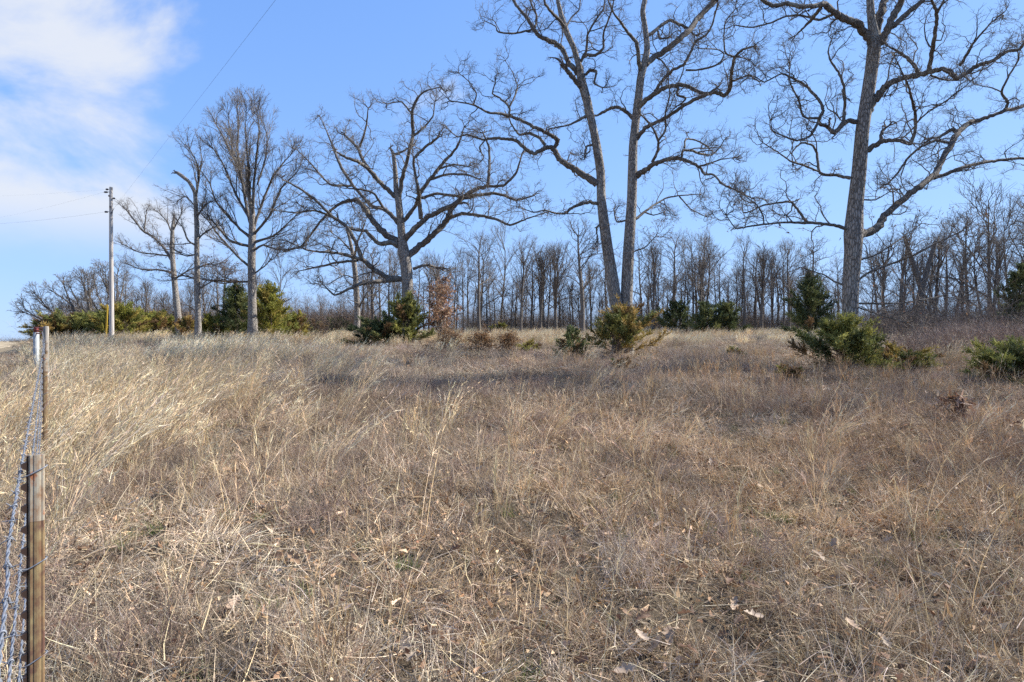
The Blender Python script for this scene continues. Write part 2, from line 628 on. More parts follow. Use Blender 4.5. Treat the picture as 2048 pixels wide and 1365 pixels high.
def thatch_tile(seed, n=1500, R=0.42):
    """a patch of matted tussocks: dense mounds of arching blades with thin, dark ground between them"""
    rng = np.random.default_rng(seed)
    nc = 15
    rc = R * np.sqrt(rng.uniform(0, 1, nc)); ac = rng.uniform(0, 2 * pi, nc)
    cen = np.stack([rc * np.cos(ac), rc * np.sin(ac)], -1)
    hgt = rng.uniform(0.6, 1.45, nc)
    wide = rng.uniform(0.028, 0.060, nc)
    flow = rng.normal(0, 0.45, (nc, 2))
    i = rng.integers(0, nc, n)
    off = rng.normal(0, 1, (n, 2)) * wide[i][:, None]
    loose = rng.random(n) < 0.15
    off[loose] = rng.uniform(-0.22, 0.22, (loose.sum(), 2))
    P0 = np.concatenate([cen[i] + off, rng.uniform(-0.01, 0.02, (n, 1))], 1)
    D = np.concatenate([off * 10 + flow[i] + rng.normal(0, 0.4, (n, 2)), rng.uniform(0.4, 1.6, (n, 1))], 1)
    D[loose, 2] *= 0.25
    D = norm(D)
    L = rng.uniform(0.06, 0.19, n) * hgt[i]
    L[loose] *= 0.75
    bend = rng.normal(0, 0.5, (n, 3)); bend[:, 2] -= rng.uniform(0.0, 0.9, n)
    W = rng.uniform(0.0026, 0.0054, n)
    cl = straw(rng, nc, PAL_THATCH, 0.05)[i] * 0.4 + straw(rng, n, PAL_THATCH, 0.25) * 0.6
    parts = [blades(P0, D, L, W, bend, 3, cl, rng)]
    k = 22
    P1 = np.stack([rng.uniform(-R, R, k), rng.uniform(-R, R, k), rng.uniform(0.03, 0.13, k)], -1)
    D1 = dirs(rng, k, -6, 40)
    parts.append(blades(P1, D1, rng.uniform(0.08, 0.30, k), rng.uniform(0.0024, 0.0042, k), rng.normal(0, 0.2, (k, 3)), 3,
                        straw(rng, k, [(0.64, 0.55, 0.40), (0.56, 0.44, 0.27), (0.50, 0.45, 0.37)]), rng))
    k = 60                                       # crumbs of broken leaf
    P2 = np.stack([rng.uniform(-R, R, k), rng.uniform(-R, R, k), rng.uniform(0.01, 0.09, k)], -1)
    parts.append(blades(P2, dirs(rng, k, -30, 50), rng.uniform(0.02, 0.05, k), rng.uniform(0.012, 0.028, k), rng.normal(0, 0.4, (k, 3)), 3,
                        straw(rng, k, [(0.26, 0.155, 0.085), (0.40, 0.27, 0.16), (0.13, 0.075, 0.045), (0.50, 0.38, 0.26)]), rng))
    V, F, C = join(parts)
    return mesh_from('thatch', V, F, 'dry_grass', False, C)


def wispy_tile(seed, nt=9, R=0.42, hgt=0.32):
    """fine upright stems that break into hair-thin side sprays, in loose tufts"""
    rng = np.random.default_rng(seed)
    per = 20
    n = nt * per
    rc = R * np.sqrt(rng.uniform(0, 1, nt)); ac = rng.uniform(0, 2 * pi, nt)
    cen = np.repeat(np.stack([rc * np.cos(ac), rc * np.sin(ac)], -1), per, 0)
    P0 = np.concatenate([cen + rng.normal(0, 0.06, (n, 2)), np.zeros((n, 1))], 1)
    D = dirs(rng, n, 48, 88)
    L = hgt * rng.uniform(0.5, 1.2, n) * np.repeat(rng.uniform(0.6, 1.25, nt), per)
    bend = rng.normal(0, 0.2, (n, 3))
    cc = np.repeat(straw(rng, nt, PAL_WISP, 0.12), per, 0)
    parts = [blades(P0, D, L, rng.uniform(0.002, 0.0032, n), bend, 3, cc * rng.uniform(0.8, 1.2, (n, 1)), rng)]
    k = n * 6
    i = rng.integers(0, n, k)
    t = rng.uniform(0.35, 1.0, k)
    Pb = P0[i] + D[i] * (L[i] * t)[:, None] + bend[i] * (L[i] * t * t)[:, None]
    Db = norm(D[i] * 0.8 + rng.normal(0, 0.6, (k, 3)))
    parts.append(blades(Pb, Db, rng.uniform(0.03, 0.10, k), rng.uniform(0.0016, 0.003, k), rng.normal(0, 0.2, (k, 3)), 2, cc[i] * rng.uniform(0.75, 1.25, (k, 1)), rng))
    V, F, C = join(parts)
    return mesh_from('wispy', V, F, 'dry_grass', False, C)


def sedge_clump(seed, n=34, R=0.10, hgt=0.85, lean=0.28, pal=PAL_GOLD, wid=1.0, curl=0.35):
    """broomsedge: tall stems leaning downwind (+X) with feathery tops and long basal leaves"""
    rng = np.random.default_rng(seed)
    r = R * np.sqrt(rng.uniform(0, 1, n)); a = rng.uniform(0, 2 * pi, n)
    P0 = np.stack([r * np.cos(a), r * np.sin(a), np.zeros(n)], -1)
    D = dirs(rng, n, 68, 89)
    D[:, 0] += lean * rng.uniform(0.4, 1.2, n)
    D = norm(D)
    L = hgt * rng.uniform(0.5, 1.12, n)
    bend = rng.normal(0, 0.10, (n, 3))
    bend[:, 0] += curl * rng.uniform(0.1, 1.1, n)
    bend[:, 2] -= curl * 0.35 * rng.uniform(0.1, 1.1, n)
    col = straw(rng, n, pal, 0.12)
    parts = [blades(P0, D, L, rng.uniform(0.0028, 0.0042, n) * wid, bend, 5, col, rng)]
    # feathery racemes on the top part of each stem
    k = n * 9
    i = rng.integers(0, n, k)
    t = rng.uniform(0.42, 1.0, k)
    Pb = P0[i] + D[i] * (L[i] * t)[:, None] + bend[i] * (L[i] * t * t)[:, None]
    Tb = norm(D[i] + 2 * bend[i] * t[:, None])
    Db = norm(Tb + rng.normal(0, 0.26, (k, 3)))
    parts.append(blades(Pb, Db, rng.uniform(0.04, 0.12, k), rng.uniform(0.0026, 0.0054, k) * wid, rng.normal(0, 0.12, (k, 3)), 2, np.clip(col[i] * rng.uniform(1.0, 1.25, (k, 1)), 0, 0.85), rng))
    # leaves low down
    m = n
    P1 = P0 + 0
    D1 = dirs(rng, m, 35, 80)
    parts.append(blades(P1, D1, hgt * rng.uniform(0.25, 0.55, m), rng.uniform(0.002, 0.0035, m) * wid, rng.normal(0, 0.3, (m, 3)) + np.array([0.15, 0, -0.25]), 3,
                        straw(rng, m, PAL_WISP + PAL_GOLD[:1], 0.15), rng))
    V, F, C = join(parts)
    return mesh_from('sedge', V, F, 'dry_grass', False, C)


def sedge_tile(seed, nc, RT_, **kw):
    rng = np.random.default_rng(seed)
    ms = [sedge_clump(seed * 10 + q, **kw) for q in range(nc)]
    V, F, C, off = [], [], [], 0
    for me in ms:
        n = len(me.vertices)
        v = np.empty(n * 3, np.float32); me.vertices.foreach_get('co', v)
        f = np.empty(len(me.loops), np.int32); me.loops.foreach_get('vertex_index', f)
        c = np.empty(n * 4, np.float32); me.color_attributes['col'].data.foreach_get('color', c)
        r = RT_ * sqrt(rng.uniform(0, 1)); a = rng.uniform(0, 2 * pi)
        sc_ = rng.uniform(0.7, 1.1)
        V.append(v.reshape(-1, 3) * sc_ + [r * cos(a), r * sin(a), 0]); F.append(f.reshape(-1, 4) + off); C.append(c.reshape(-1, 4)[:, :3] * rng.uniform(0.82, 1.12))
        off += n
        bpy.data.meshes.remove(me)
    return mesh_from('sedge', np.concatenate(V), np.concatenate(F), 'dry_grass', False, np.concatenate(C))


def leaf_mesh(seed, size=0.07, mat='leaf_litter', pal=((0.24, 0.15, 0.085), (0.34, 0.225, 0.14), (0.11, 0.065, 0.04), (0.40, 0.29, 0.20), (0.15, 0.085, 0.05)), lobed=True):
    """one curled, lobed oak leaf lying on the thatch"""
    rng = np.random.default_rng(seed)
    m = 9
    t = np.linspace(0, 1, m)
    w = np.sin(pi * np.clip(t * 0.94 + 0.03, 0, 1)) ** 0.8 * 0.30
    if lobed:
        w = w * (0.72 + 0.38 * np.cos(t * 2 * pi * 3.2 + 2.0))
    w = np.maximum(w, 0.012)
    curl = rng.uniform(0.25, 0.9); bendz = rng.uniform(-0.35, 0.45); tw = rng.uniform(-0.5, 0.5)
    V, F = [], []
    for k, tt in enumerate(t):
        z0 = bendz * (tt - 0.5) ** 2 + 0.06
        for s in (-1, -0.5, 0, 0.5, 1):
            y = s * w[k]
            zz_ = z0 + curl * (y * y) * 3.2 + tw * y * (tt - 0.5) + 0.015 * rng.normal()
            V.append((tt - 0.5, y, zz_))
    V = np.array(V) * size
    for k in range(m - 1):
        for s in range(4):
            b = k * 5 + s
            F.append((b, b + 1, b + 6, b + 5))
    base = np.array(pal[rng.integers(0, len(pal))])
    C = np.repeat(base[None], len(V), 0) * rng.uniform(0.85, 1.15, (len(V), 1))
    return mesh_from('leaf', V, np.array(F), mat, True, C)


# ------------------------------------------------------------------ grass cover
def wedge(n, z0, z1, rng, margin=1.12, power=1.0):
    """points inside the picture's ground wedge and a little round it"""
    u = rng.uniform(0, 1, n)
    Z = np.sqrt(z0 * z0 + u * (z1 * z1 - z0 * z0))
    x = rng.uniform(-1, 1, n) * 0.82 * margin * Z + rng.uniform(-0.6, 0.6, n)
    return x, Z


def wedge_even(n, z0, z1, rng, margin=1.12):
    """the same wedge, evenly covered"""
    i = np.arange(n) + rng.uniform(0, 1)
    u = (i * 0.7548776662) % 1.0; v = (i * 0.5698402910) % 1.0
    Z = np.sqrt(z0 * z0 + u * (z1 * z1 - z0 * z0))
    return (2 * v - 1) * 0.82 * margin * Z + rng.normal(0, 0.06, n) * Z ** 0.5, Z + rng.normal(0, 0.05, n) * Z ** 0.5


def vnoise(x, y, s, seed=0):
    r = np.random.default_rng(seed)
    out = 0
    for k in range(6):
        a = r.uniform(0, 2 * pi); f = s * (0.6 + 0.5 * k); p = r.uniform(0, 6.28)
        out = out + np.sin((x * cos(a) + y * sin(a)) * f + p + 1.3 * np.sin((x * sin(a) - y * cos(a)) * f * 0.7 + p)) / (1 + 0.4 * k)
    return out / 3.2


def goldzone(x, y):
    """how much tall pale broomsedge stands at a place (0..1)"""
    left = (0.35 * sstep(0.0, 6.0, -(x - 0.5 + 0.06 * y)) * sstep(5, 9, y) + 0.65 * sstep(0.0, 2.6, -(x + 1.0 + 0.28 * y))) * sstep(0.6, 2.2, y)
    far = sstep(28, 36, y) * (1 - sstep(58, 63, y))
    rightpatch = sstep(17.5, 20, y) * sstep(0.45, 0.6, x / np.maximum(y, 1)) * 0.7
    return np.clip(np.maximum(np.maximum(left, far * 0.95), rightpatch), 0, 1)


def on_ground(x, y):
    return np.stack([x, y, ground(x, y)], -1)


g = np.random.default_rng(11)
TH = [thatch_tile(100 + i) for i in range(9)]
WI = [wispy_tile(200 + i, hgt=0.20 + 0.03 * i) for i in range(6)]
GR = []
for i in range(3):
    rr = np.random.default_rng(300 + i)
    n = 40
    V, F, C = blades(np.stack([rr.uniform(-0.07, 0.07, n), rr.uniform(-0.07, 0.07, n), np.zeros(n)], -1), dirs(rr, n, 40, 85), rr.uniform(0.05, 0.14, n),
                     rr.uniform(0.0025, 0.005, n), rr.normal(0, 0.25, (n, 3)), 3, straw(rr, n, PAL_GREEN), rr)
    GR.append(mesh_from('green', V, F, 'dry_grass', False, C))
SE = [sedge_clump(400 + i, n=26, hgt=0.82 + 0.04 * i, lean=0.42, curl=0.55, wid=1.35) for i in range(5)]
SEF = [sedge_tile(45 + i, 6, 1.0, n=22, hgt=0.80, R=0.2, lean=0.30, wid=2.6, curl=0.42) for i in range(5)]
OR = [sedge_clump(500 + i, n=9, hgt=0.42 + 0.05 * i, R=0.035, lean=0.02, pal=PAL_ORANGE, wid=0.9, curl=0.12) for i in range(4)]
LONE = [sedge_clump(550 + i, n=2 + i % 2, hgt=0.75, R=0.03, lean=0.12, wid=0.85, curl=0.2) for i in range(4)]
LEAFS = [leaf_mesh(600 + i, 0.085) for i in range(8)]


def sheet_tint(x, y, lo=0.75, hi=1.25, seed=5, scale=0.8):
    t = vnoise(x, y, scale, seed)
    w = vnoise(x, y, scale * 0.45, seed + 3)
    base = np.clip(1 + 0.32 * t, lo, hi)[:, None] * np.ones((1, 3))
    warm = (0.10 * w)[:, None] * np.array([[1.0, 0.0, -1.3]])
    # middle and right field: browner grass, with tree shade put into the tint
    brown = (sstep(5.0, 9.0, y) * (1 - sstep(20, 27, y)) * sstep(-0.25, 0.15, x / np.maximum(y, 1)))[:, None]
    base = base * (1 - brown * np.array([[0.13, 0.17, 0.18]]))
    return np.clip((base + warm) * np.array([[1.05, 1.02, 0.985]]), 0.3, 1.6)


# 1 matted thatch: dense near, coarser further off
X, Y, S = [], [], []
for (n, z0, z1, s0, s1) in ((235, 1.4, 8, 0.9, 1.15), (350, 8, 17, 1.3, 1.7), (440, 17, 36, 2.1, 2.7), (420, 36, 62, 3.2, 4.2)):
    x, y = wedge_even(n, z0, z1, g)
    X.append(x); Y.append(y); S.append(g.uniform(s0, s1, n))
X, Y, S = map(np.concatenate, (X, Y, S))
sc3 = np.stack([S, S, np.minimum(S, 1.0 + 0.25 * (S - 1)) * np.clip(1 + 0.35 * vnoise(X, Y, 1.6, 8), 0.5, 1.5)], -1)
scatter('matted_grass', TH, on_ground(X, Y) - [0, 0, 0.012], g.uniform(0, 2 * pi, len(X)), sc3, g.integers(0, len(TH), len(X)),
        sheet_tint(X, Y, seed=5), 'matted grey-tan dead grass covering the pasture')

# 2 wispy standing grass
X, Y, S = [], [], []
for (n, z0, z1, s0, s1) in ((150, 2.2, 9, 0.7, 1.1), (430, 9, 19, 1.0, 1.5), (480, 19, 36, 1.5, 2.3)):
    x, y = wedge(n, z0, z1, g)
    X.append(x); Y.append(y); S.append(g.uniform(s0, s1, n))
X, Y, S = map(np.concatenate, (X, Y, S))
keep = g.uniform(0, 1, len(X)) < np.clip(0.5 + 0.75 * vnoise(X, Y, 1.1, 31), 0.05, 1)
X, Y, S = X[keep], Y[keep], S[keep]
sc3 = np.stack([S, S, np.minimum(S, 1.0 + 0.2 * (S - 1))], -1)
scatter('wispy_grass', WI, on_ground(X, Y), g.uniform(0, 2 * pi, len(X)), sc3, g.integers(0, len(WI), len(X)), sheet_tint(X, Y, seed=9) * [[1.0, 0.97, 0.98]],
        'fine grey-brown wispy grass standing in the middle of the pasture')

# 3 tall broomsedge, leaning with the wind, on the left and in the far strip
X, Y, S, I = [], [], [], []
for (n, z0, z1, s0, s1, far) in ((1300, 1.7, 9, 0.65, 1.1, 0), (2600, 9, 20, 0.75, 1.15, 0), (900, 20, 36, 0.8, 1.05, 1), (1300, 36, 63, 0.65, 0.9, 1)):
    x, y = wedge(n, z0, z1, g, 1.2)
    X.append(x); Y.append(y); S.append(g.uniform(s0, s1, n))
    I.append(g.integers(0, 5, n) + (5 if far else 0))
X, Y, S, I = map(np.concatenate, (X, Y, S, I))
gz_ = goldzone(X, Y)
S = S * (1 - 0.62 * sstep(-0.2, 1.3, -(X + 0.70 * Y + 0.6) * 0.82) * sstep(8, 12, Y))
dens = np.clip(gz_ * (0.50 + 0.75 * vnoise(X, Y, 0.8, 41)), np.where(Y > 7, 0.008, 0.0), 1)
keep = (g.uniform(0, 1, len(X)) < dens) & ~((np.abs(X + 1.2) < 0.35) & (np.abs(Y - 1.6) < 0.5)) & (np.hypot(X, Y) > 2.3)
X, Y, S, I = X[keep], Y[keep], S[keep], I[keep]
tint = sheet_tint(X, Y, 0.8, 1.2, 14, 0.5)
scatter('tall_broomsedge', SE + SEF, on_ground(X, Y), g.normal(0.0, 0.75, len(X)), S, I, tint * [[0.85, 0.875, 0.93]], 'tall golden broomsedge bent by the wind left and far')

# 4 upright rust-orange tufts and lone stalks
X, Y = wedge(2000, 2.6, 26, g)
keep = g.uniform(0, 1, len(X)) < np.clip(0.22 + 0.5 * vnoise(X, Y, 0.55, 51) + 0.3 * sstep(0, 0.5, X / Y), 0.03, 0.95)
X, Y = X[keep], Y[keep]
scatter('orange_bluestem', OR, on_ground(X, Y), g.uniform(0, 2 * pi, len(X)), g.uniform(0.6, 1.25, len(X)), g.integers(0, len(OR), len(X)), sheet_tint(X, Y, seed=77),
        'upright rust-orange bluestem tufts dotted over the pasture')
X, Y = wedge(420, 2.4, 18, g)
x2, y2 = wedge(70, 2.4, 5.5, g)
X = np.concatenate([X, x2]); Y = np.concatenate([Y, y2])
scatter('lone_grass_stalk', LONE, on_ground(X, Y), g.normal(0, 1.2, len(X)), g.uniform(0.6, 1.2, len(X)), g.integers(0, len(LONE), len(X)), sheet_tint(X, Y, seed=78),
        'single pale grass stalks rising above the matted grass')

# 5 green sprigs and leaf litter
X, Y = wedge(900, 2.3, 9, g)
keep = g.uniform(0, 1, len(X)) < np.clip(0.2 + 0.7 * vnoise(X, Y, 1.3, 61), 0.0, 0.9)
X, Y = X[keep], Y[keep]
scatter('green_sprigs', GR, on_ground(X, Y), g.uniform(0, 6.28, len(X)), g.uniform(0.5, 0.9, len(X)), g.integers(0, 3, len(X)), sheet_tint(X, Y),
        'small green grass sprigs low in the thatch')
X, Y = wedge(15000, 2.6, 30, g)
dens = 0.20 + 0.45 * (Y < 7) + 0.5 * np.exp(-((X - 2.5) / 9) ** 2 - ((Y - 19) / 6) ** 2) + 0.25 * np.exp(-((X - 9) / 6) ** 2 - ((Y - 14) / 5) ** 2)
keep = g.uniform(0, 1, len(X)) < np.clip(dens + 0.12 * vnoise(X, Y, 1.0, 71), 0.02, 1)
X, Y = X[keep], Y[keep]
p = on_ground(X, Y); p[:, 2] += g.uniform(0.02, 0.10, len(X))
scatter('leaf_litter', LEAFS, p, g.uniform(0, 6.28, len(X)), g.uniform(0.7, 1.25, len(X)) * (1 + 0.02 * Y), g.integers(0, len(LEAFS), len(X)),
        sheet_tint(X, Y, 0.6, 1.4, 91), 'brown oak leaf litter caught in the grass', tilt=g.normal(0, 0.5, (len(X), 2)))


# ------------------------------------------------------------------ bare trees
def rnd_perp(t, rng):
    a = rng.normal(size=3)
    a -= t * a.dot(t)
    return a / (np.linalg.norm(a) + 1e-9)


TW_PAL = [(0.120, 0.102, 0.088), (0.165, 0.142, 0.122), (0.22, 0.195, 0.17), (0.092, 0.078, 0.068)]


def wander(p, d, L, n, rng, kink, up, tubes, r0, r1, sides, col, lift=0.0):
    pts = [p]
    st = L / n
    for i in range(n):
        k = kink * (1.9 if rng.random() < 0.22 else 1.0)
        d = d + rng.normal(0, k, 3)
        d[2] += up
        d = d / (np.linalg.norm(d) + 1e-9)
        pts.append(pts[-1] + d * st * rng.uniform(0.7, 1.3))
    rad = np.linspace(r0, r1, n + 1)
    tubes.add(pts, rad, sides, col)
    return np.array(pts), rad


def sprout(pts, rad, level, cfg, rng, tubes, start=0.15):
    """children along a limb; cfg[level] = (spacing, length, angle_lo, angle_hi, segments, kink, up, rmin)"""
    if level >= len(cfg):
        return
    sp, Lb, a0, a1, nseg, kink, up, rmin = cfg[level]
    seg = np.linalg.norm(np.diff(pts, axis=0), axis=1)
    s = np.concatenate([[0], np.cumsum(seg)])
    total = s[-1]
    pos = start * total + rng.uniform(0, sp)
    while pos < total:
        i = min(np.searchsorted(s, pos) - 1, len(seg) - 1); i = max(i, 0)
        f = (pos - s[i]) / max(seg[i], 1e-6)
        p = pts[i] * (1 - f) + pts[i + 1] * f
        r = rad[i] * (1 - f) + rad[i + 1] * f
        t = (pts[i + 1] - pts[i]) / max(seg[i], 1e-6)
        ang = radians(rng.uniform(a0, a1))
        d = t * cos(ang) + rnd_perp(t, rng) * sin(ang)
        if d[2] < -0.25:
            d[2] *= 0.35
        u = pos / total
        L = Lb * rng.uniform(0.45, 1.35) * (1.0 - 0.45 * u)
        r0 = max(min(r * 0.62, L * 0.016 + 0.002), rmin)
        last = level == len(cfg) - 1
        c = TW_PAL[rng.integers(0, 4)]
        cp, cr = wander(p, d, L, nseg, rng, kink, up, tubes, r0, max(r0 * 0.35, rmin * 0.6), 3 if level > 0 else 5, c)
        sprout(cp, cr, level + 1, cfg, rng, tubes, 0.12)
        pos += sp * rng.uniform(0.5, 1.5)
    # the tip splits
    t = norm(pts[-1] - pts[-2])
    for k in range((4 if level == 0 else 3) if level < 2 else 2):
        ang = radians(rng.uniform(8, 45))
        d = t * cos(ang) + rnd_perp(t, rng) * sin(ang)
        L = Lb * rng.uniform(0.25, 0.55)
        r0 = max(rad[-1] * 0.8, rmin)
        cp, cr = wander(pts[-1], d, L, nseg, rng, kink, up, tubes, r0, max(r0 * 0.35, rmin * 0.6), 3 if level > 0 else 5, TW_PAL[rng.integers(0, 4)])
        sprout(cp, cr, level + 1, cfg, rng, tubes, 0.1)


OAK = [(0.33, 1.35, 38, 78, 8, 0.33, 0.05, 0.012), (0.19, 0.55, 32, 72, 5, 0.34, 0.05, 0.0058), (0.085, 0.27, 28, 68, 2, 0.28, 0.03, 0.0036)]
ASC = [(0.27, 1.70, 14, 34, 7, 0.10, 0.07, 0.013), (0.24, 0.80, 18, 42, 5, 0.13, 0.06, 0.0085), (0.11, 0.40, 18, 44, 2, 0.14, 0.05, 0.0056)]


def traced_tree(name, label, cat, ox, oy, fac, Z, trunks, limbs, cfg, seed, base_px=None, dslope=0.75, ext=True):
    """trunks / limbs: lists of [(zx, zy, width), ...] measured on an enlargement of the photograph;
    every limb leaves its trunk at the trunk's own distance and then runs towards or away from the viewer"""
    rng = np.random.default_rng(seed)
    kz = max(1.0, Z / 23.0) if cfg[0][2] > 30 else 1.12
    cfg = [(c[0] * kz ** 0.6, c[1] * kz ** 0.9, c[2], c[3], c[4], c[5], c[6], c[7] * kz ** 0.6) for c in cfg]
    b = trunks[0][0]
    bx = ((ox + b[0] / fac) - 1024) / FPX * Z
    root = thing(name, (bx, Z, gz(bx, Z)), label, cat)
    org = np.array([bx, Z, gz(bx, Z)])
    known = []          # (px, py, depth, x, y, z)
    twigs = Tubes()

    def conv(path, d0, slope, m, wig):
        P = np.array([(ox + q[0] / fac, oy + q[1] / fac, q[2] / fac) for q in path], float)
        P = 0.55 * catmull(P, m) + 0.45 * np.stack([np.interp(np.linspace(0, len(P) - 1, (len(P) - 1) * m + 1), np.arange(len(P)), P[:, q_]) for q_ in range(3)], -1)
        seg = np.concatenate([[0], np.cumsum(np.hypot(np.diff(P[:, 0]), np.diff(P[:, 1])))]) / FPX * Z
        ph = rng.uniform(0, 6.28, 2)
        D = d0 + slope * seg + wig * np.minimum(seg, 1.0) * (np.sin(seg * 1.7 + ph[0]) - sin(ph[0]) + 0.6 * (np.sin(seg * 3.7 + ph[1]) - sin(ph[1])))
        D = np.maximum(D, Z * 0.55)
        xyz = np.stack([(P[:, 0] - 1024) / FPX * D, D, CAMZ + (682.5 - P[:, 1]) / FPX * D], -1)
        R = np.maximum(P[:, 2], 0.7) / FPX * D * 0.5 * 1.0
        return P, D, xyz, R

    for tr in trunks:
        P, D, xyz, R = conv(tr, Z, 0.0, 6, 0.03)
        g0 = gz(xyz[0, 0], xyz[0, 1])
        fl = np.exp(-np.maximum(xyz[:, 2] - g0, 0) / 0.35)
        R = R * (1 + 0.45 * fl)
        t = Tubes()
        low = np.vstack([[xyz[0, 0], xyz[0, 1], g0 - 0.25], xyz])
        t.add(low, np.concatenate([[R[0] * 1.25], R]), 18)
        obj('trunk', t.mesh('trunk', 'oak_bark', True, org), root)
        known += [(P[i, 0], P[i, 1], D[i]) for i in range(len(P))]
        h0 = int(len(xyz) * 0.35)
        sprout(xyz[h0:], R[h0:], 1, cfg, rng, twigs, 0.05)
    for li, path in enumerate(limbs):
        q = (ox + path[0][0] / fac, oy + path[0][1] / fac)
        K = np.array(known)
        j = np.argmin((K[:, 0] - q[0]) ** 2 + (K[:, 1] - q[1]) ** 2)
        slope = rng.choice([-1, 1]) * rng.uniform(0.15, 1.0) * dslope
        P, D, xyz, R = conv(path, K[j, 2], slope, 6, 0.16)
        R = R * (0.74 if Z > 36 else 0.92)
        wob = rng.normal(0, 1, xyz.shape)
        xyz[1:-1] += wob[1:-1] * (R[1:-1, None] * 0.15)
        known += [(P[i, 0], P[i, 1], D[i]) for i in range(len(P))]
        t = Tubes()
        t.add(xyz, R * (1 + rng.normal(0, 0.05, len(R))), 9)
        obj('limb', t.mesh('limb', 'limb_bark', True, org), root)
        sprout(xyz, R, 0, cfg, rng, twigs, 0.12)
        if ext and R[-1] > 0.045 and P[-1, 1] < 8:        # the limb goes on above the picture
            d = norm(xyz[-1] - xyz[-3])
            cp, cr = wander(xyz[-1], d, R[-1] * 45, 8, rng, 0.16, 0.05, twigs, R[-1], R[-1] * 0.3, 7, TW_PAL[1])
            sprout(cp, cr, 0, cfg, rng, twigs, 0.05)
    obj('crown', twigs.mesh('crown', 'crown_twig', True, org, True), root)
    return root, rng, twigs


def hang_leaves(root, twigs, n, seed, lo=None, size=0.05, pal=((0.22, 0.11, 0.055), (0.30, 0.17, 0.09), (0.16, 0.085, 0.05)), zmax=None):
    """withered leaves still hanging on the twigs"""
    rng = np.random.default_rng(seed)
    tips = []
    for (k, s), items in twigs.g.items():
        if s == 3:
            for it in items:
                tips.append(it[0][-1]); tips.append(it[0][k // 2])
    tips = np.array(tips)
    if zmax is not None:
        tips = tips[tips[:, 2] < zmax]
    if not len(tips):
        return
    org = np.array(root.location)
    p = tips[rng.integers(0, len(tips), n)] + rng.normal(0, 0.04, (n, 3)) - org
    col = straw(rng, n, pal)
    V, F, C = blades(p, dirs(rng, n, -70, 20), rng.uniform(0.7, 1.4, n) * size * 1.6, rng.uniform(0.6, 1.2, n) * size, rng.normal(0, 0.4, (n, 3)), 2, col, rng)
    obj('withered_leaves', mesh_from('withered_leaves', V, F, 'dead_leaves', False, C), root)['kind'] = 'stuff'


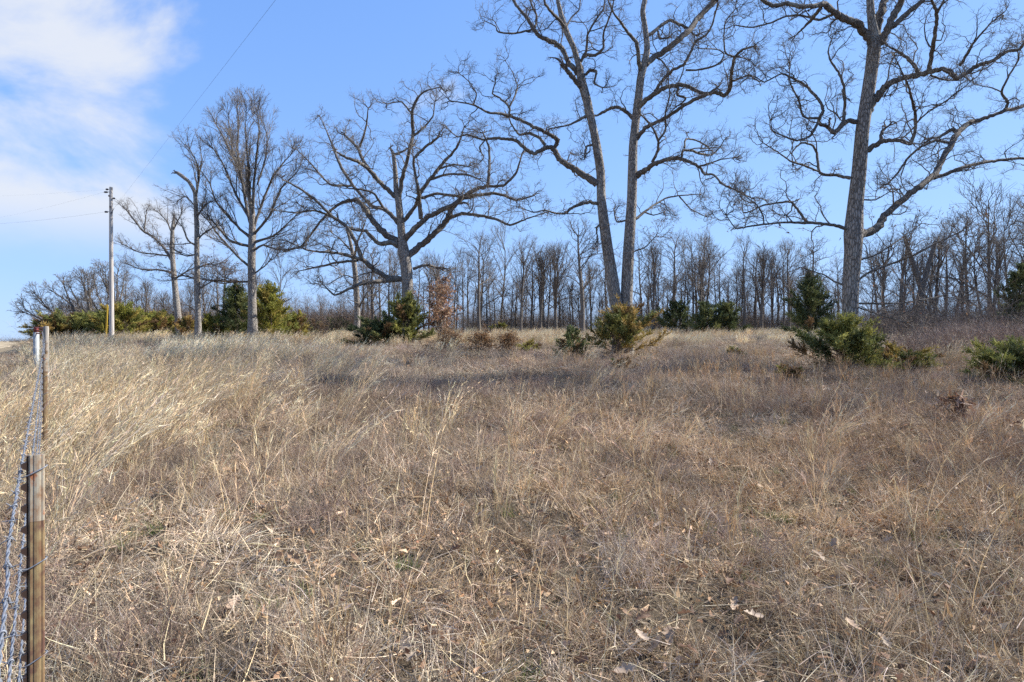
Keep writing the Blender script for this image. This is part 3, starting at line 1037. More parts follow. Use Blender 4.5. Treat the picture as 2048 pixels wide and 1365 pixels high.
# --- the tall oak on the right
RT = [[(850, 2405, 112), (848, 2300, 104), (846, 2035, 97), (850, 1835, 100), (865, 1635, 106), (868, 1515, 116), (880, 1335, 96), (905, 1100, 88), (925, 850, 82),
       (960, 620, 80), (985, 450, 78), (1000, 330, 82), (1003, 250, 66), (985, 130, 50), (975, 0, 44), (968, -150, 36)]]
RL = [
    [(1010, 260, 60), (1025, 160, 50), (1048, 70, 47), (1068, 0, 45), (1090, -120, 36)],
    [(1020, 300, 62), (1060, 250, 55), (1100, 165, 50), (1150, 60, 48), (1185, -10, 45), (1230, -120, 36)],
    [(1100, 190, 38), (1150, 150, 36), (1215, 90, 35), (1330, -5, 33), (1420, -60, 26)],
    [(990, 290, 58), (940, 210, 55), (880, 150, 50), (800, 120, 48), (740, 80, 45), (685, 30, 42), (620, 40, 32), (520, 45, 30), (440, 25, 30), (340, 40, 28), (270, -5, 24), (220, -70, 18)],
    [(660, 50, 26), (600, 120, 24), (550, 175, 16), (495, 230, 10)],
    [(740, 95, 18), (640, 130, 16), (520, 100, 14), (420, 110, 13), (330, 150, 12), (200, 180, 10), (100, 165, 8)],
    [(955, 740, 60), (1010, 640, 54), (1070, 570, 45), (1150, 520, 40), (1260, 495, 38), (1370, 465, 35), (1450, 450, 30), (1500, 470, 32), (1540, 510, 32), (1610, 470, 30), (1680, 425, 28),
     (1780, 395, 25), (1860, 335, 22), (1940, 325, 20), (1990, 270, 18), (2060, 200, 12)],
    [(1360, 455, 30), (1385, 300, 28), (1400, 200, 25), (1410, 90, 22), (1380, 10, 18), (1350, -80, 14)],
    [(1410, 90, 18), (1455, 0, 15), (1490, -90, 12)],
    [(1290, 480, 25), (1260, 420, 25), (1190, 360, 22), (1130, 320, 14), (1090, 300, 10)],
    [(1370, 490, 14), (1450, 520, 12), (1545, 525, 9)],
    [(1560, 430, 20), (1600, 360, 18), (1640, 290, 16), (1700, 220, 13), (1760, 150, 10)],
    [(905, 800, 36), (840, 785, 32), (800, 810, 32), (745, 865, 28), (700, 830, 26), (640, 795, 25), (670, 720, 22), (650, 660, 20), (590, 590, 20), (540, 545, 18), (460, 505, 15), (400, 480, 12), (290, 535, 9), (230, 500, 7)],
    [(640, 795, 20), (610, 850, 18), (580, 890, 16), (500, 915, 14), (420, 890, 12), (340, 850, 9), (330, 790, 6)],
    [(750, 860, 28), (800, 790, 25), (812, 680, 20), (805, 560, 18), (770, 470, 16), (715, 390, 13), (705, 320, 10), (735, 230, 6)],
    [(640, 770, 17), (540, 760, 15), (515, 660, 12), (455, 540, 10), (450, 440, 7)],
    [(848, 1160, 26), (760, 1140, 22), (650, 1125, 20), (630, 1000, 18), (600, 945, 15), (530, 930, 13), (470, 990, 10), (470, 1060, 7)],
    [(640, 1115, 15), (550, 1080, 14), (460, 1050, 12), (390, 1000, 10), (280, 930, 7)],
    [(965, 980, 42), (1030, 930, 35), (1100, 915, 28), (1180, 915, 25), (1240, 935, 25), (1270, 840, 20), (1270, 740, 20), (1245, 640, 18), (1220, 550, 14), (1160, 420, 9)],
    [(1040, 920, 25), (1052, 860, 22), (1080, 830, 16)],
    [(1265, 810, 12), (1340, 740, 10), (1450, 670, 9), (1560, 590, 7), (1640, 520, 5)],
    [(890, 1530, 66), (980, 1505, 55), (1040, 1460, 50), (1080, 1395, 45), (1200, 1290, 42), (1310, 1200, 42), (1390, 1140, 42), (1440, 1050, 38), (1500, 940, 38), (1550, 860, 38),
     (1620, 800, 33), (1720, 770, 26), (1830, 730, 25), (1976, 690, 22), (2080, 650, 17)],
    [(1390, 1160, 28), (1500, 1120, 25), (1600, 1085, 25), (1700, 1060, 22), (1800, 1045, 20), (1976, 1030, 19), (2080, 1040, 14)],
    [(1500, 935, 20), (1400, 915, 19), (1300, 960, 15), (1220, 1030, 15), (1160, 1120, 14), (1110, 1175, 10)],
    [(1545, 860, 28), (1500, 845, 24), (1430, 890, 18), (1380, 900, 12)],
    [(1850, 720, 22), (1870, 670, 20), (1830, 600, 16), (1880, 490, 13), (1940, 390, 10), (1930, 310, 7)],
    [(830, 1490, 30), (740, 1465, 22), (650, 1453, 20), (550, 1450, 20), (420, 1447, 15), (280, 1460, 13), (180, 1475, 12), (100, 1485, 9), (40, 1400, 6)],
    [(560, 1445, 19), (520, 1385, 18), (465, 1315, 16), (380, 1320, 14), (280, 1335, 12), (200, 1375, 10), (150, 1380, 8), (140, 1290, 6)],
    [(285, 1455, 11), (280, 1405, 10), (240, 1335, 9), (150, 1265, 6)],
    [(905, 1690, 14), (1000, 1665, 11), (1100, 1605, 10), (1200, 1535, 8), (1290, 1470, 5)],
    [(900, 1825, 17), (960, 1775, 15), (1100, 1720, 14), (1250, 1665, 13), (1400, 1585, 11), (1570, 1505, 9)],
    [(890, 1975, 15), (1060, 1975, 12), (1200, 1970, 11), (1400, 1935, 9), (1530, 1900, 6)],
    [(888, 1995, 12), (1000, 2035, 10), (1200, 2095, 7)],
    [(800, 1850, 16), (740, 1830, 12), (680, 1790, 9), (560, 1750, 6)],
    [(925, 1300, 12), (1010, 1300, 9), (1100, 1250, 6)],
]
right_oak, _, tw_r = traced_tree('oak_tree', 'tall bare oak with one straight trunk rising behind the bushy cedar at right', 'tree', 1440, 0, 3.25, 18.6, RT, RL, OAK, 21)
hang_leaves(right_oak, tw_r, 260, 5, size=0.035, zmax=5.5)

# --- the twin-trunked oak
DT = [[(1168, 2425, 108), (1160, 2297, 98), (1142, 2120, 88), (1122, 2000, 84), (1105, 1897, 84), (1075, 1697, 74), (1048, 1500, 69), (1033, 1360, 62), (1028, 1180, 60), (1005, 1020, 59),
       (982, 900, 54), (955, 780, 55), (938, 700, 58), (910, 600, 60), (893, 530, 55), (880, 450, 42), (845, 330, 36), (800, 230, 39), (765, 130, 35), (735, 0, 26), (715, -120, 20)],
      [(1190, 2425, 100), (1197, 2297, 88), (1204, 2097, 82), (1210, 1897, 80), (1220, 1697, 76), (1233, 1500, 72), (1241, 1365, 67), (1246, 1180, 65), (1250, 1000, 59), (1262, 880, 56),
       (1275, 760, 56), (1290, 640, 54), (1302, 530, 52), (1325, 440, 50), (1342, 370, 44), (1345, 300, 39), (1330, 180, 36), (1315, 80, 35), (1335, -20, 34), (1370, -140, 26)]]
DL = [
    [(890, 510, 46), (865, 485, 40), (810, 430, 35), (785, 370, 35), (750, 320, 35), (700, 290, 35), (620, 255, 30), (570, 200, 28), (530, 130, 25), (470, 60, 22), (430, 0, 20), (400, -90, 15)],
    [(905, 610, 40), (870, 570, 36), (830, 520, 35), (795, 478, 32)],
    [(555, 205, 16), (440, 230, 14), (330, 220, 12), (310, 180, 9), (240, 145, 5)],
    [(580, 190, 18), (592, 110, 16), (560, 40, 15), (535, -40, 12)],
    [(790, 200, 26), (740, 130, 24), (700, 90, 22), (650, 30, 18), (640, -50, 14)],
    [(830, 300, 20), (790, 200, 14), (830, 120, 12), (880, 70, 10), (890, 0, 8)],
    [(885, 430, 26), (930, 350, 20), (940, 240, 16), (1000, 130, 14), (1050, 60, 12), (1060, -40, 9)],
    [(905, 395, 26), (940, 375, 25), (990, 380, 22), (1045, 330, 18), (1050, 220, 14), (1100, 90, 12), (1120, 0, 9)],
    [(915, 520, 22), (960, 480, 22), (1000, 490, 18), (985, 570, 14), (1040, 600, 10)],
    [(1005, 1260, 55), (900, 1190, 48), (820, 1140, 45), (750, 1095, 42), (720, 1040, 40), (690, 1005, 35), (640, 1015, 32), (575, 1050, 28), (520, 1020, 28), (450, 960, 25), (380, 950, 22), (300, 945, 20),
     (220, 955, 16), (120, 920, 14), (50, 935, 9), (-20, 880, 6)],
    [(715, 1012, 32), (735, 960, 32), (680, 920, 28), (600, 880, 26), (520, 840, 24), (430, 800, 22), (340, 775, 20), (260, 770, 16), (150, 715, 12), (0, 690, 8)],
    [(405, 790, 17), (405, 730, 15), (340, 670, 14), (290, 640, 11), (310, 560, 7)],
    [(410, 725, 13), (450, 640, 12), (460, 590, 10), (430, 500, 6), (380, 420, 4)],
    [(650, 990, 25), (610, 940, 22), (540, 910, 20), (470, 920, 15), (420, 850, 12), (402, 805, 10)],
    [(160, 720, 12), (180, 640, 10), (130, 560, 8), (60, 500, 5)],
    [(245, 950, 12), (200, 1010, 10), (230, 1080, 8), (180, 1130, 6)],
    [(1020, 1400, 28), (960, 1382, 25), (890, 1397, 22), (820, 1427, 20), (790, 1457, 18), (720, 1457, 15), (650, 1437, 12), (570, 1450, 9), (480, 1420, 6)],
    [(975, 990, 16), (935, 1000, 16), (920, 1050, 14)],
    [(950, 780, 24), (900, 810, 20), (820, 850, 14), (740, 870, 11), (680, 880, 8)],
    [(1335, 440, 48), (1400, 390, 42), (1480, 340, 42), (1560, 270, 42), (1640, 200, 42), (1700, 110, 40), (1800, 20, 38), (1860, -60, 30)],
    [(1300, 500, 34), (1285, 370, 30), (1270, 290, 28), (1210, 220, 22), (1170, 160, 18), (1110, 80, 13), (1080, 0, 10)],
    [(1350, 250, 26), (1400, 210, 24), (1450, 170, 24), (1500, 140, 22), (1560, 165, 22), (1620, 195, 18), (1670, 240, 14)],
    [(1420, 215, 18), (1430, 265, 16), (1480, 260, 12)],
    [(1480, 345, 22), (1390, 380, 14), (1450, 420, 12), (1490, 480, 10)],
    [(1285, 730, 42), (1340, 680, 38), (1400, 640, 35), (1470, 600, 32), (1560, 580, 30), (1620, 590, 28), (1700, 630, 26), (1760, 640, 22), (1820, 600, 14)],
    [(1400, 625, 26), (1450, 550, 25), (1520, 480, 22), (1600, 440, 22), (1650, 340, 20), (1680, 280, 20), (1750, 240, 15), (1790, 170, 14), (1830, 20, 11)],
    [(1560, 590, 20), (1550, 650, 18), (1610, 670, 16), (1590, 700, 12)],
    [(1270, 950, 38), (1330, 880, 30), (1400, 840, 28), (1500, 790, 26), (1600, 720, 26), (1720, 655, 28), (1820, 630, 28), (1870, 655, 30), (1910, 610, 28), (1920, 520, 25), (1940, 400, 22), (2000, 340, 18), (2070, 320, 13)],
    [(1912, 560, 16), (1970, 540, 14), (2040, 515, 11), (2110, 560, 7)],
    [(1610, 480, 16), (1680, 480, 14), (1800, 455, 14), (1850, 420, 12), (1870, 370, 10), (1830, 340, 9), (1700, 330, 7)],
    [(1935, 385, 14), (1880, 365, 13), (1870, 260, 11), (1880, 150, 9), (1950, 60, 7)],
    [(1255, 820, 30), (1210, 770, 26), (1150, 735, 26), (1100, 740, 22), (1040, 770, 20), (1000, 790, 15), (940, 800, 9)],
    [(1265, 1205, 42), (1330, 1165, 38), (1400, 1120, 35), (1470, 1095, 30), (1550, 1080, 28), (1630, 1105, 25), (1700, 1140, 20), (1740, 1190, 18), (1800, 1195, 16), (1860, 1260, 15), (1950, 1300, 13), (2060, 1355, 9)],
    [(1580, 1085, 20), (1590, 1030, 18), (1650, 1030, 18), (1700, 1050, 18), (1780, 1060, 14), (1840, 1010, 10), (1870, 960, 7)],
    [(1600, 1010, 14), (1610, 950, 13), (1680, 960, 12), (1760, 1000, 9)],
    [(1380, 1110, 22), (1420, 1030, 20), (1420, 960, 18), (1380, 870, 14), (1310, 790, 9)],
    [(1420, 965, 17), (1470, 890, 16), (1470, 780, 14), (1500, 650, 11), (1490, 540, 8)],
    [(1690, 1140, 15), (1760, 1120, 13), (1850, 1090, 9), (1930, 1080, 6)],
    [(1262, 1500, 22), (1330, 1447, 18), (1400, 1397, 14), (1480, 1352, 12), (1570, 1337, 10), (1700, 1327, 6)],
    [(1565, 1342, 11), (1640, 1427, 9), (1740, 1477, 5)],
    [(1330, 1450, 13), (1390, 1470, 9), (1450, 1455, 6)],
    [(1225, 1500, 14), (1140, 1515, 13), (1120, 1440, 9)],
    [(1050, 1500, 14), (1000, 1560, 12), (1010, 1640, 9)],
    [(1250, 1720, 12), (1330, 1690, 9), (1400, 1620, 6)],
]
twin_oak, _, tw_d = traced_tree('oak_tree', 'twin-trunked bare oak, two pale leaning trunks from one base behind a brown cedar', 'tree', 900, 0, 3.413, 25.0, DT, DL, OAK, 22)
hang_leaves(twin_oak, tw_d, 220, 6, size=0.04, zmax=7)

# --- the wide spreading oak in the middle
CT = [[(662, 1290, 74), (660, 1150, 62), (658, 1000, 53), (650, 900, 56), (640, 850, 56), (632, 780, 40), (625, 700, 36), (615, 600, 32), (605, 560, 26), (600, 460, 22), (590, 380, 17), (576, 350, 9)]]
CL = [
    [(618, 590, 26), (640, 470, 20), (665, 380, 18), (685, 280, 18), (680, 180, 16), (700, 120, 12), (740, 80, 9), (810, 60, 5)],
    [(590, 385, 15), (630, 370, 12), (665, 350, 9)],
    [(640, 835, 34), (580, 805, 28), (520, 810, 22), (460, 750, 18), (390, 740, 12), (330, 700, 8)],
    [(620, 800, 34), (560, 770, 35), (500, 710, 30), (460, 650, 28), (420, 600, 22), (350, 610, 16), (290, 650, 14), (230, 720, 12), (150, 820, 9), (60, 850, 5)],
    [(615, 710, 27), (560, 650, 22), (490, 630, 18), (440, 580, 16), (390, 520, 16), (340, 440, 16), (310, 370, 12), (280, 290, 8), (240, 200, 4)],
    [(605, 585, 26), (540, 530, 22), (490, 470, 22), (430, 420, 18), (360, 395, 14), (320, 370, 8)],
    [(500, 490, 18), (440, 400, 16), (420, 350, 15), (360, 290, 10)],
    [(430, 345, 13), (460, 250, 10), (470, 160, 5)],
    [(395, 530, 13), (300, 530, 11), (260, 500, 10), (200, 430, 8), (130, 360, 5)],
    [(545, 640, 14), (500, 570, 12), (440, 550, 10), (380, 545, 7)],
    [(640, 975, 32), (560, 970, 28), (500, 930, 26), (440, 880, 24), (410, 800, 20), (370, 730, 18), (300, 680, 16), (220, 600, 14), (150, 550, 12), (60, 500, 6)],
    [(620, 980, 26), (520, 990, 22), (440, 1000, 20), (380, 1025, 14), (310, 1055, 10), (250, 1000, 6)],
    [(450, 890, 18), (360, 860, 16), (270, 850, 12), (180, 840, 9), (90, 800, 5)],
    [(420, 890, 13), (320, 900, 12), (230, 920, 10), (140, 940, 5)],
    [(300, 680, 13), (210, 650, 11), (120, 660, 8), (30, 650, 5)],
    [(662, 865, 38), (720, 820, 32), (790, 760, 32), (840, 710, 30), (870, 640, 28), (920, 590, 24), (980, 550, 20), (1040, 530, 18), (1050, 450, 15), (1050, 350, 12), (1020, 280, 7)],
    [(1040, 535, 16), (1120, 530, 14), (1180, 470, 12), (1210, 370, 7)],
    [(930, 590, 20), (1000, 575, 18), (1090, 570, 15), (1180, 600, 12), (1260, 580, 7)],
    [(850, 690, 20), (920, 665, 18), (1000, 675, 16), (1080, 690, 14), (1150, 720, 12), (1230, 690, 8), (1320, 660, 5)],
    [(645, 790, 33), (700, 730, 28), (760, 680, 26), (840, 640, 24), (900, 615, 18)],
    [(640, 700, 24), (690, 640, 20), (720, 570, 20), (760, 510, 20), (800, 460, 18), (850, 400, 16), (900, 340, 11), (930, 250, 6)],
    [(722, 690, 25), (712, 560, 18), (690, 450, 14), (690, 400, 14), (740, 350, 15), (805, 300, 11)],
    [(725, 590, 17), (800, 570, 14), (880, 580, 14), (950, 590, 9)],
    [(770, 500, 14), (860, 475, 12), (950, 480, 10), (1000, 500, 6)],
    [(690, 290, 13), (740, 250, 10), (780, 200, 8), (790, 130, 5)],
    [(680, 190, 10), (630, 130, 8), (560, 140, 6)],
    [(810, 450, 12), (880, 430, 9), (950, 440, 6)],
    [(685, 930, 18), (750, 910, 13), (820, 930, 9)],
]
centre_oak, _, tw_c = traced_tree('oak_tree', 'broad spreading bare oak with a short thick trunk near the middle of the field', 'tree', 540, 150, 2.395, 34.5, CT, CL, OAK, 23)

# --- trees at the left
T5 = [[(1278, 1258, 52), (1276, 1150, 44), (1274, 1000, 39), (1272, 860, 38), (1275, 720, 35), (1275, 620, 28), (1255, 520, 18), (1245, 400, 14)]]
T5L = [
    [(1272, 700, 26), (1245, 580, 20), (1220, 440, 18), (1200, 300, 15), (1205, 180, 10), (1200, 80, 5)],
    [(1278, 640, 20), (1285, 450, 16), (1300, 300, 12), (1310, 200, 10), (1300, 120, 5)],
    [(1270, 640, 18), (1260, 480, 16), (1250, 330, 12), (1240, 200, 7), (1245, 120, 4)],
    [(1265, 660, 18), (1180, 500, 16), (1130, 380, 12), (1080, 300, 8)],
    [(1240, 560, 16), (1210, 400, 14), (1140, 260, 12), (1095, 180, 6)],
    [(1285, 690, 20), (1330, 560, 16), (1380, 440, 14), (1440, 360, 8), (1470, 330, 5)],
    [(1285, 730, 20), (1360, 640, 14), (1420, 500, 12), (1490, 430, 5)],
    [(1262, 745, 20), (1170, 660, 15), (1090, 560, 12), (1060, 470, 7)],
    [(1258, 790, 22), (1160, 760, 18), (1100, 690, 14), (1060, 650, 7)],
    [(1255, 890, 18), (1190, 830, 15), (1110, 740, 12), (1050, 660, 6)],
    [(1288, 770, 20), (1380, 740, 14), (1440, 690, 10), (1490, 640, 6)],
    [(1285, 810, 16), (1330, 785, 14), (1410, 810, 10), (1500, 800, 8), (1560, 780, 5)],
    [(1265, 970, 14), (1150, 970, 12), (1050, 960, 7)],
    [(1300, 480, 12), (1340, 360, 10), (1350, 240, 7), (1330, 160, 4)],
    [(1225, 470, 12), (1180, 330, 9), (1160, 200, 6), (1155, 130, 4)],
    [(1285, 930, 12), (1340, 890, 9), (1365, 860, 6)],
]
t5, _, tw5 = traced_tree('bare_tree', 'tall bare tree with upswept branches beside the yellow-green cedar at left', 'tree', 0, 180, 2.5274, 38.5, T5, T5L, ASC, 24, dslope=0.5)
T4 = [[(1002, 1262, 34), (1000, 1100, 28), (998, 1000, 27), (995, 850, 25), (995, 700, 23), (990, 600, 21), (985, 520, 19), (955, 465, 17), (925, 440, 18), (898, 420, 17)]]
T4L = [
    [(988, 545, 15), (1005, 460, 12), (1000, 380, 10), (960, 300, 5)],
    [(1005, 450, 9), (1020, 360, 7), (1015, 310, 4)],
    [(996, 640, 13), (1040, 580, 10), (1070, 565, 5)],
    [(995, 790, 14), (950, 760, 12), (920, 690, 6)],
    [(990, 760, 14), (1040, 720, 10), (1090, 690, 5)],
    [(998, 830, 12), (940, 840, 9), (880, 810, 5)],
    [(985, 590, 10), (940, 540, 8), (900, 560, 5)],
    [(998, 900, 12), (1060, 880, 9), (1120, 900, 6)],
    [(998, 960, 12), (930, 940, 9), (880, 950, 6)],
    [(1000, 1010, 11), (1070, 970, 8), (1130, 960, 5)],
]
t4, _, tw4 = traced_tree('bare_tree', 'slim ragged bare tree with a broken top between pole and upswept tree', 'tree', 0, 180, 2.5274, 37.2, T4, T4L, ASC[:1] + OAK[1:], 25, dslope=0.6)
hang_leaves(t4, tw4, 520, 15, size=0.05, zmax=CAMZ + (682.5 - 470) / FPX * 37)
T3 = [[(905, 1215, 36), (900, 1150, 32), (885, 1000, 28), (876, 900, 25), (870, 800, 22), (872, 700, 17), (880, 640, 9)]]
T3L = [
    [(867, 860, 21), (830, 800, 18), (780, 750, 16), (720, 710, 15), (680, 660, 12), (640, 610, 8)],
    [(862, 840, 12), (780, 830, 10), (700, 820, 7), (620, 780, 5)],
    [(874, 925, 14), (800, 910, 12), (720, 910, 8), (640, 880, 5)],
    [(871, 730, 11), (840, 660, 8), (800, 620, 5)],
    [(872, 720, 11), (900, 660, 8), (920, 620, 5)],
    [(730, 715, 10), (735, 660, 8), (740, 620, 5)],
    [(880, 960, 12), (940, 920, 9), (1000, 890, 5)],
]
t3, _, tw3 = traced_tree('bare_tree', 'bare tree whose long limb reaches left toward the pole wires', 'tree', 0, 180, 2.5274, 46.0, T3, T3L, ASC[:1] + OAK[1:], 26, dslope=0.6)
T7 = [[(415, 1235, 30), (418, 1130, 28), (412, 1000, 26), (402, 890, 22), (385, 800, 15), (365, 730, 10)]]
T7L = [
    [(402, 890, 16), (420, 800, 13), (445, 740, 9), (460, 690, 5)],
    [(395, 850, 12), (340, 790, 9), (300, 760, 5)],
    [(425, 1120, 12), (455, 1060, 10), (500, 1000, 7)],
    [(412, 980, 10), (360, 960, 7), (300, 990, 5)],
]
t7, _, tw7 = traced_tree('bare_tree', 'small straight bare tree standing under the left limbs of the broad oak', 'tree', 540, 150, 2.395, 39.0, T7, T7L, OAK, 27)


# --- woodland trees: a few kinds, then every tree its own copy
def wood_kind(seed, H, R, style):
    rng = np.random.default_rng(seed)
    t = Tubes(); tw = Tubes()
    n = 12
    lean = rng.normal(0, 0.05, 2)
    z = np.linspace(-0.2, H * (0.80 if style != 1 else 0.62), n)
    pts = np.stack([lean[0] * z + 0.06 * np.sin(z * 0.9 + rng.uniform(0, 6)), lean[1] * z + 0.06 * np.sin(z * 0.8 + rng.uniform(0, 6)), z], -1)
    rad = R * np.linspace(1.1, 0.28 if style != 1 else 0.5, n)
    rad[0] *= 1.3
    t.add(pts, rad, 9)
    cfg = {0: [(0.34, 2.9, 28, 58, 7, 0.14, 0.08, 0.020), (0.34, 1.3, 22, 50, 5, 0.15, 0.06, 0.012), (0.30, 0.8, 20, 48, 2, 0.16, 0.04, 0.0075)],
           1: [(0.30, 3.6, 20, 42, 8, 0.10, 0.07, 0.022), (0.36, 1.4, 18, 44, 5, 0.14, 0.06, 0.012), (0.30, 0.8, 20, 46, 2, 0.16, 0.05, 0.0075)],
           2: [(0.32, 2.6, 40, 75, 8, 0.24, 0.05, 0.019), (0.32, 1.15, 28, 60, 5, 0.2, 0.04, 0.012), (0.28, 0.7, 26, 58, 2, 0.2, 0.03, 0.0075)]}[style]
    cut = 3 if style != 2 else 2
    sprout(pts[cut:], rad[cut:], 0, cfg, rng, tw, 0.08)
    return t.mesh('wood_trunk', 'wood_bark'), tw.mesh('wood_crown', 'crown_twig', True, (0, 0, 0), True)


KINDS = [wood_kind(700 + i, H, R, st) for i, (H, R, st) in enumerate([(9.6, 0.15, 0), (9.0, 0.13, 1), (10.2, 0.18, 0), (8.2, 0.11, 2), (9.4, 0.14, 1), (7.4, 0.10, 0), (8.8, 0.16, 2)])]
KH = [9.6, 9.0, 10.2, 8.2, 9.4, 7.4, 8.8]


def wood_tree(px, Z, top, kind, label, group, rng, cat='tree', name='woodland_tree', parts=True):
    """top: photo row of the crown's top"""
    x, y, z = at(px, Z)
    h = (682.5 - top) / FPX * Z + CAMZ - z
    s = h / (KH[kind] * 1.03)
    r = thing(name, (x, y, z), label, cat, group)
    r.rotation_euler = (0, 0, rng.uniform(0, 6.28))
    w = s * rng.uniform(0.75, 1.2)
    r.scale = (w, w, s)
    for nm, me in zip(('trunk', 'crown'), KINDS[kind]):
        obj(nm, me, r)
    return r


wr = np.random.default_rng(55)
# trees of the wood that can be told apart in the photograph
for (px, Z, top, k, lab) in [
    (958, 54, 452, 0, 'bare woodland tree with paired dark trunk just right of the rust-leaved young oak'),
    (1042, 52, 440, 1, 'bell-crowned bare woodland tree midway between the broad oak and twin oak'),
    (1110, 54, 452, 4, 'vase-crowned bare woodland tree left of the small dark cedar'),
    (1166, 50, 415, 2, 'tallest bare woodland tree just left of the twin-trunked oak'),
    (1306, 56, 445, 4, 'fan-crowned bare woodland tree just right of the twin-trunked oak'),
    (1403, 56, 455, 1, 'rounded bare woodland tree above the dark cedar pair'),
    (1488, 54, 462, 0, 'thin forked bare woodland tree right of the dark cedar pair'),
    (1522, 55, 458, 4, 'slim bare woodland tree left of the dark pointed cedar'),
    (1578, 55, 462, 2, 'bare woodland tree rising behind the dark pointed cedar'),
]:
    wood_tree(px, Z, top, k, lab, None, wr)

groups = [
    (900, 1230, 34, (56, 67), (455, 590), 'slender bare tree in the far wood between the broad oak and twin oak', 'far wood left of the twin oak'),
    (1270, 1700, 50, (56, 69), (452, 590), 'slender bare tree in the far wood between the twin oak and right oak', 'far wood right of the twin oak'),
    (1735, 2130, 24, (36, 50), (375, 520), 'bare tree in the thick wood right of the tall right oak', 'wood right of the right oak'),
    (230, 560, 26, (50, 62), (490, 590), 'low bare tree in the copse behind the utility pole', 'copse behind the pole'),
    (555, 780, 14, (66, 85), (565, 625), 'small distant bare tree seen under the broad oak', 'distant trees under the broad oak'),
    (720, 905, 15, (50, 64), (465, 580), 'bare tree standing just behind the broad oak', 'trees behind the broad oak'),
]
for (p0, p1, n, zr, tr, lab, grp) in groups:
    for i in range(n):
        px = p0 + (p1 - p0) * (i + wr.uniform(0.1, 0.9)) / n
        top = wr.uniform(*tr)
        if grp.startswith('wood right'):
            top = wr.uniform(425 - (px - 1735) * 0.22, 520 - (px - 1735) * 0.25)
        wood_tree(px, wr.uniform(*zr), top, int(wr.integers(0, 7)), lab, grp, wr)


for (x_, y_, h_, k_) in ((17.5, 14.5, 11.0, 2), (21.5, 19.0, 12.0, 6), (15.5, 9.5, 9.0, 3), (23.0, 13.0, 11.5, 0), (19.0, 10.5, 10.0, 4)):
    r = thing('woodland_tree', (x_, y_, gz(x_, y_)), 'bare tree standing beyond the right edge of the picture', 'tree', 'trees beyond the right edge')
    s_ = h_ / KH[k_]
    r.scale = (s_ * 1.25, s_ * 1.25, s_)
    for nm, me in zip(('trunk', 'crown'), KINDS[k_]):
        obj(nm, me, r)


def pale_snag(px, Z):
    x, y, z = at(px, Z)
    r = thing('dead_tree', (x, y, z), 'dead snapped tree with two bare broken prongs in the right-hand wood', 'tree')
    t = Tubes(); t.add([(0, 0, -0.2), (0.02, 0, 1.5), (0.1, 0.05, 2.8), (0.2, 0, 3.4)], [0.28, 0.23, 0.2, 0.18], 10)
    obj('trunk', t.mesh('snag', 'wood_bark'), r)
    for pts, rr in (([(0.15, 0, 3.2), (-0.15, 0.1, 4.4), (-0.5, 0.2, 5.6), (-0.72, 0.2, 6.5)], [0.16, 0.14, 0.11, 0.07]), ([(0.2, 0, 3.3), (0.5, 0.1, 4.2), (0.85, 0.1, 5.4), (1.05, 0.1, 6.1)], [0.16, 0.14, 0.12, 0.10])):
        t = Tubes(); t.add(pts, rr, 8)
        obj('prong', t.mesh('prong', 'wood_bark'), r)


pale_snag(1838, 37)


# --- the low wind-swept thicket trees at far left
def swept_tree(px, Z, top, seed, label):
    rng = np.random.default_rng(seed)
    x, y, z = at(px, Z)
    H = (682.5 - top) / FPX * Z + CAMZ - z
    r = thing('bare_tree', (x, y, z), label, 'tree')
    tr, tw = Tubes(), Tubes()
    cfg = [(0.30, 1.5, 18, 45, 6, 0.12, 0.04, 0.014), (0.26, 0.7, 20, 50, 4, 0.16, 0.03, 0.011), (0.2, 0.4, 20, 50, 3, 0.18, 0.03, 0.009)]
    for k in range(10):
        d = np.array([0.05 - 0.12 * k + rng.normal(0, 0.08), rng.normal(0, 0.25), 1.0 - 0.06 * k])
        d /= np.linalg.norm(d)
        pts, rad = wander(np.array([rng.normal(0, 0.25), rng.normal(0, 0.2), -0.2]), d, H * 0.84, 9, rng, 0.06, 0.015, tr, 0.10, 0.035, 7, TW_PAL[1])
        sprout(pts, rad, 0, cfg, rng, tw, 0.25)
    obj('trunk', tr.mesh('swept_trunk', 'wood_bark'), r)
    obj('crown', tw.mesh('swept_crown', 'crown_twig', True, (0, 0, 0), True), r)


swept_tree(172, 47, 530, 801, 'low bare thicket tree swept left beyond the cedar hedge')
swept_tree(240, 50, 520, 802, 'bare thicket tree with arching stems just behind the pole')


# ------------------------------------------------------------------ cedars
CED_G = [(0.125, 0.130, 0.040), (0.165, 0.165, 0.046), (0.205, 0.195, 0.055), (0.085, 0.092, 0.034)]
CED_Y = [(0.175, 0.170, 0.034), (0.220, 0.200, 0.042), (0.125, 0.130, 0.032), (0.235, 0.185, 0.050)]
CED_B = [(0.19, 0.145, 0.042), (0.145, 0.135, 0.038), (0.24, 0.165, 0.055), (0.095, 0.105, 0.034)]
CED_D = [(0.060, 0.076, 0.032), (0.085, 0.100, 0.038), (0.115, 0.120, 0.044), (0.042, 0.055, 0.026)]


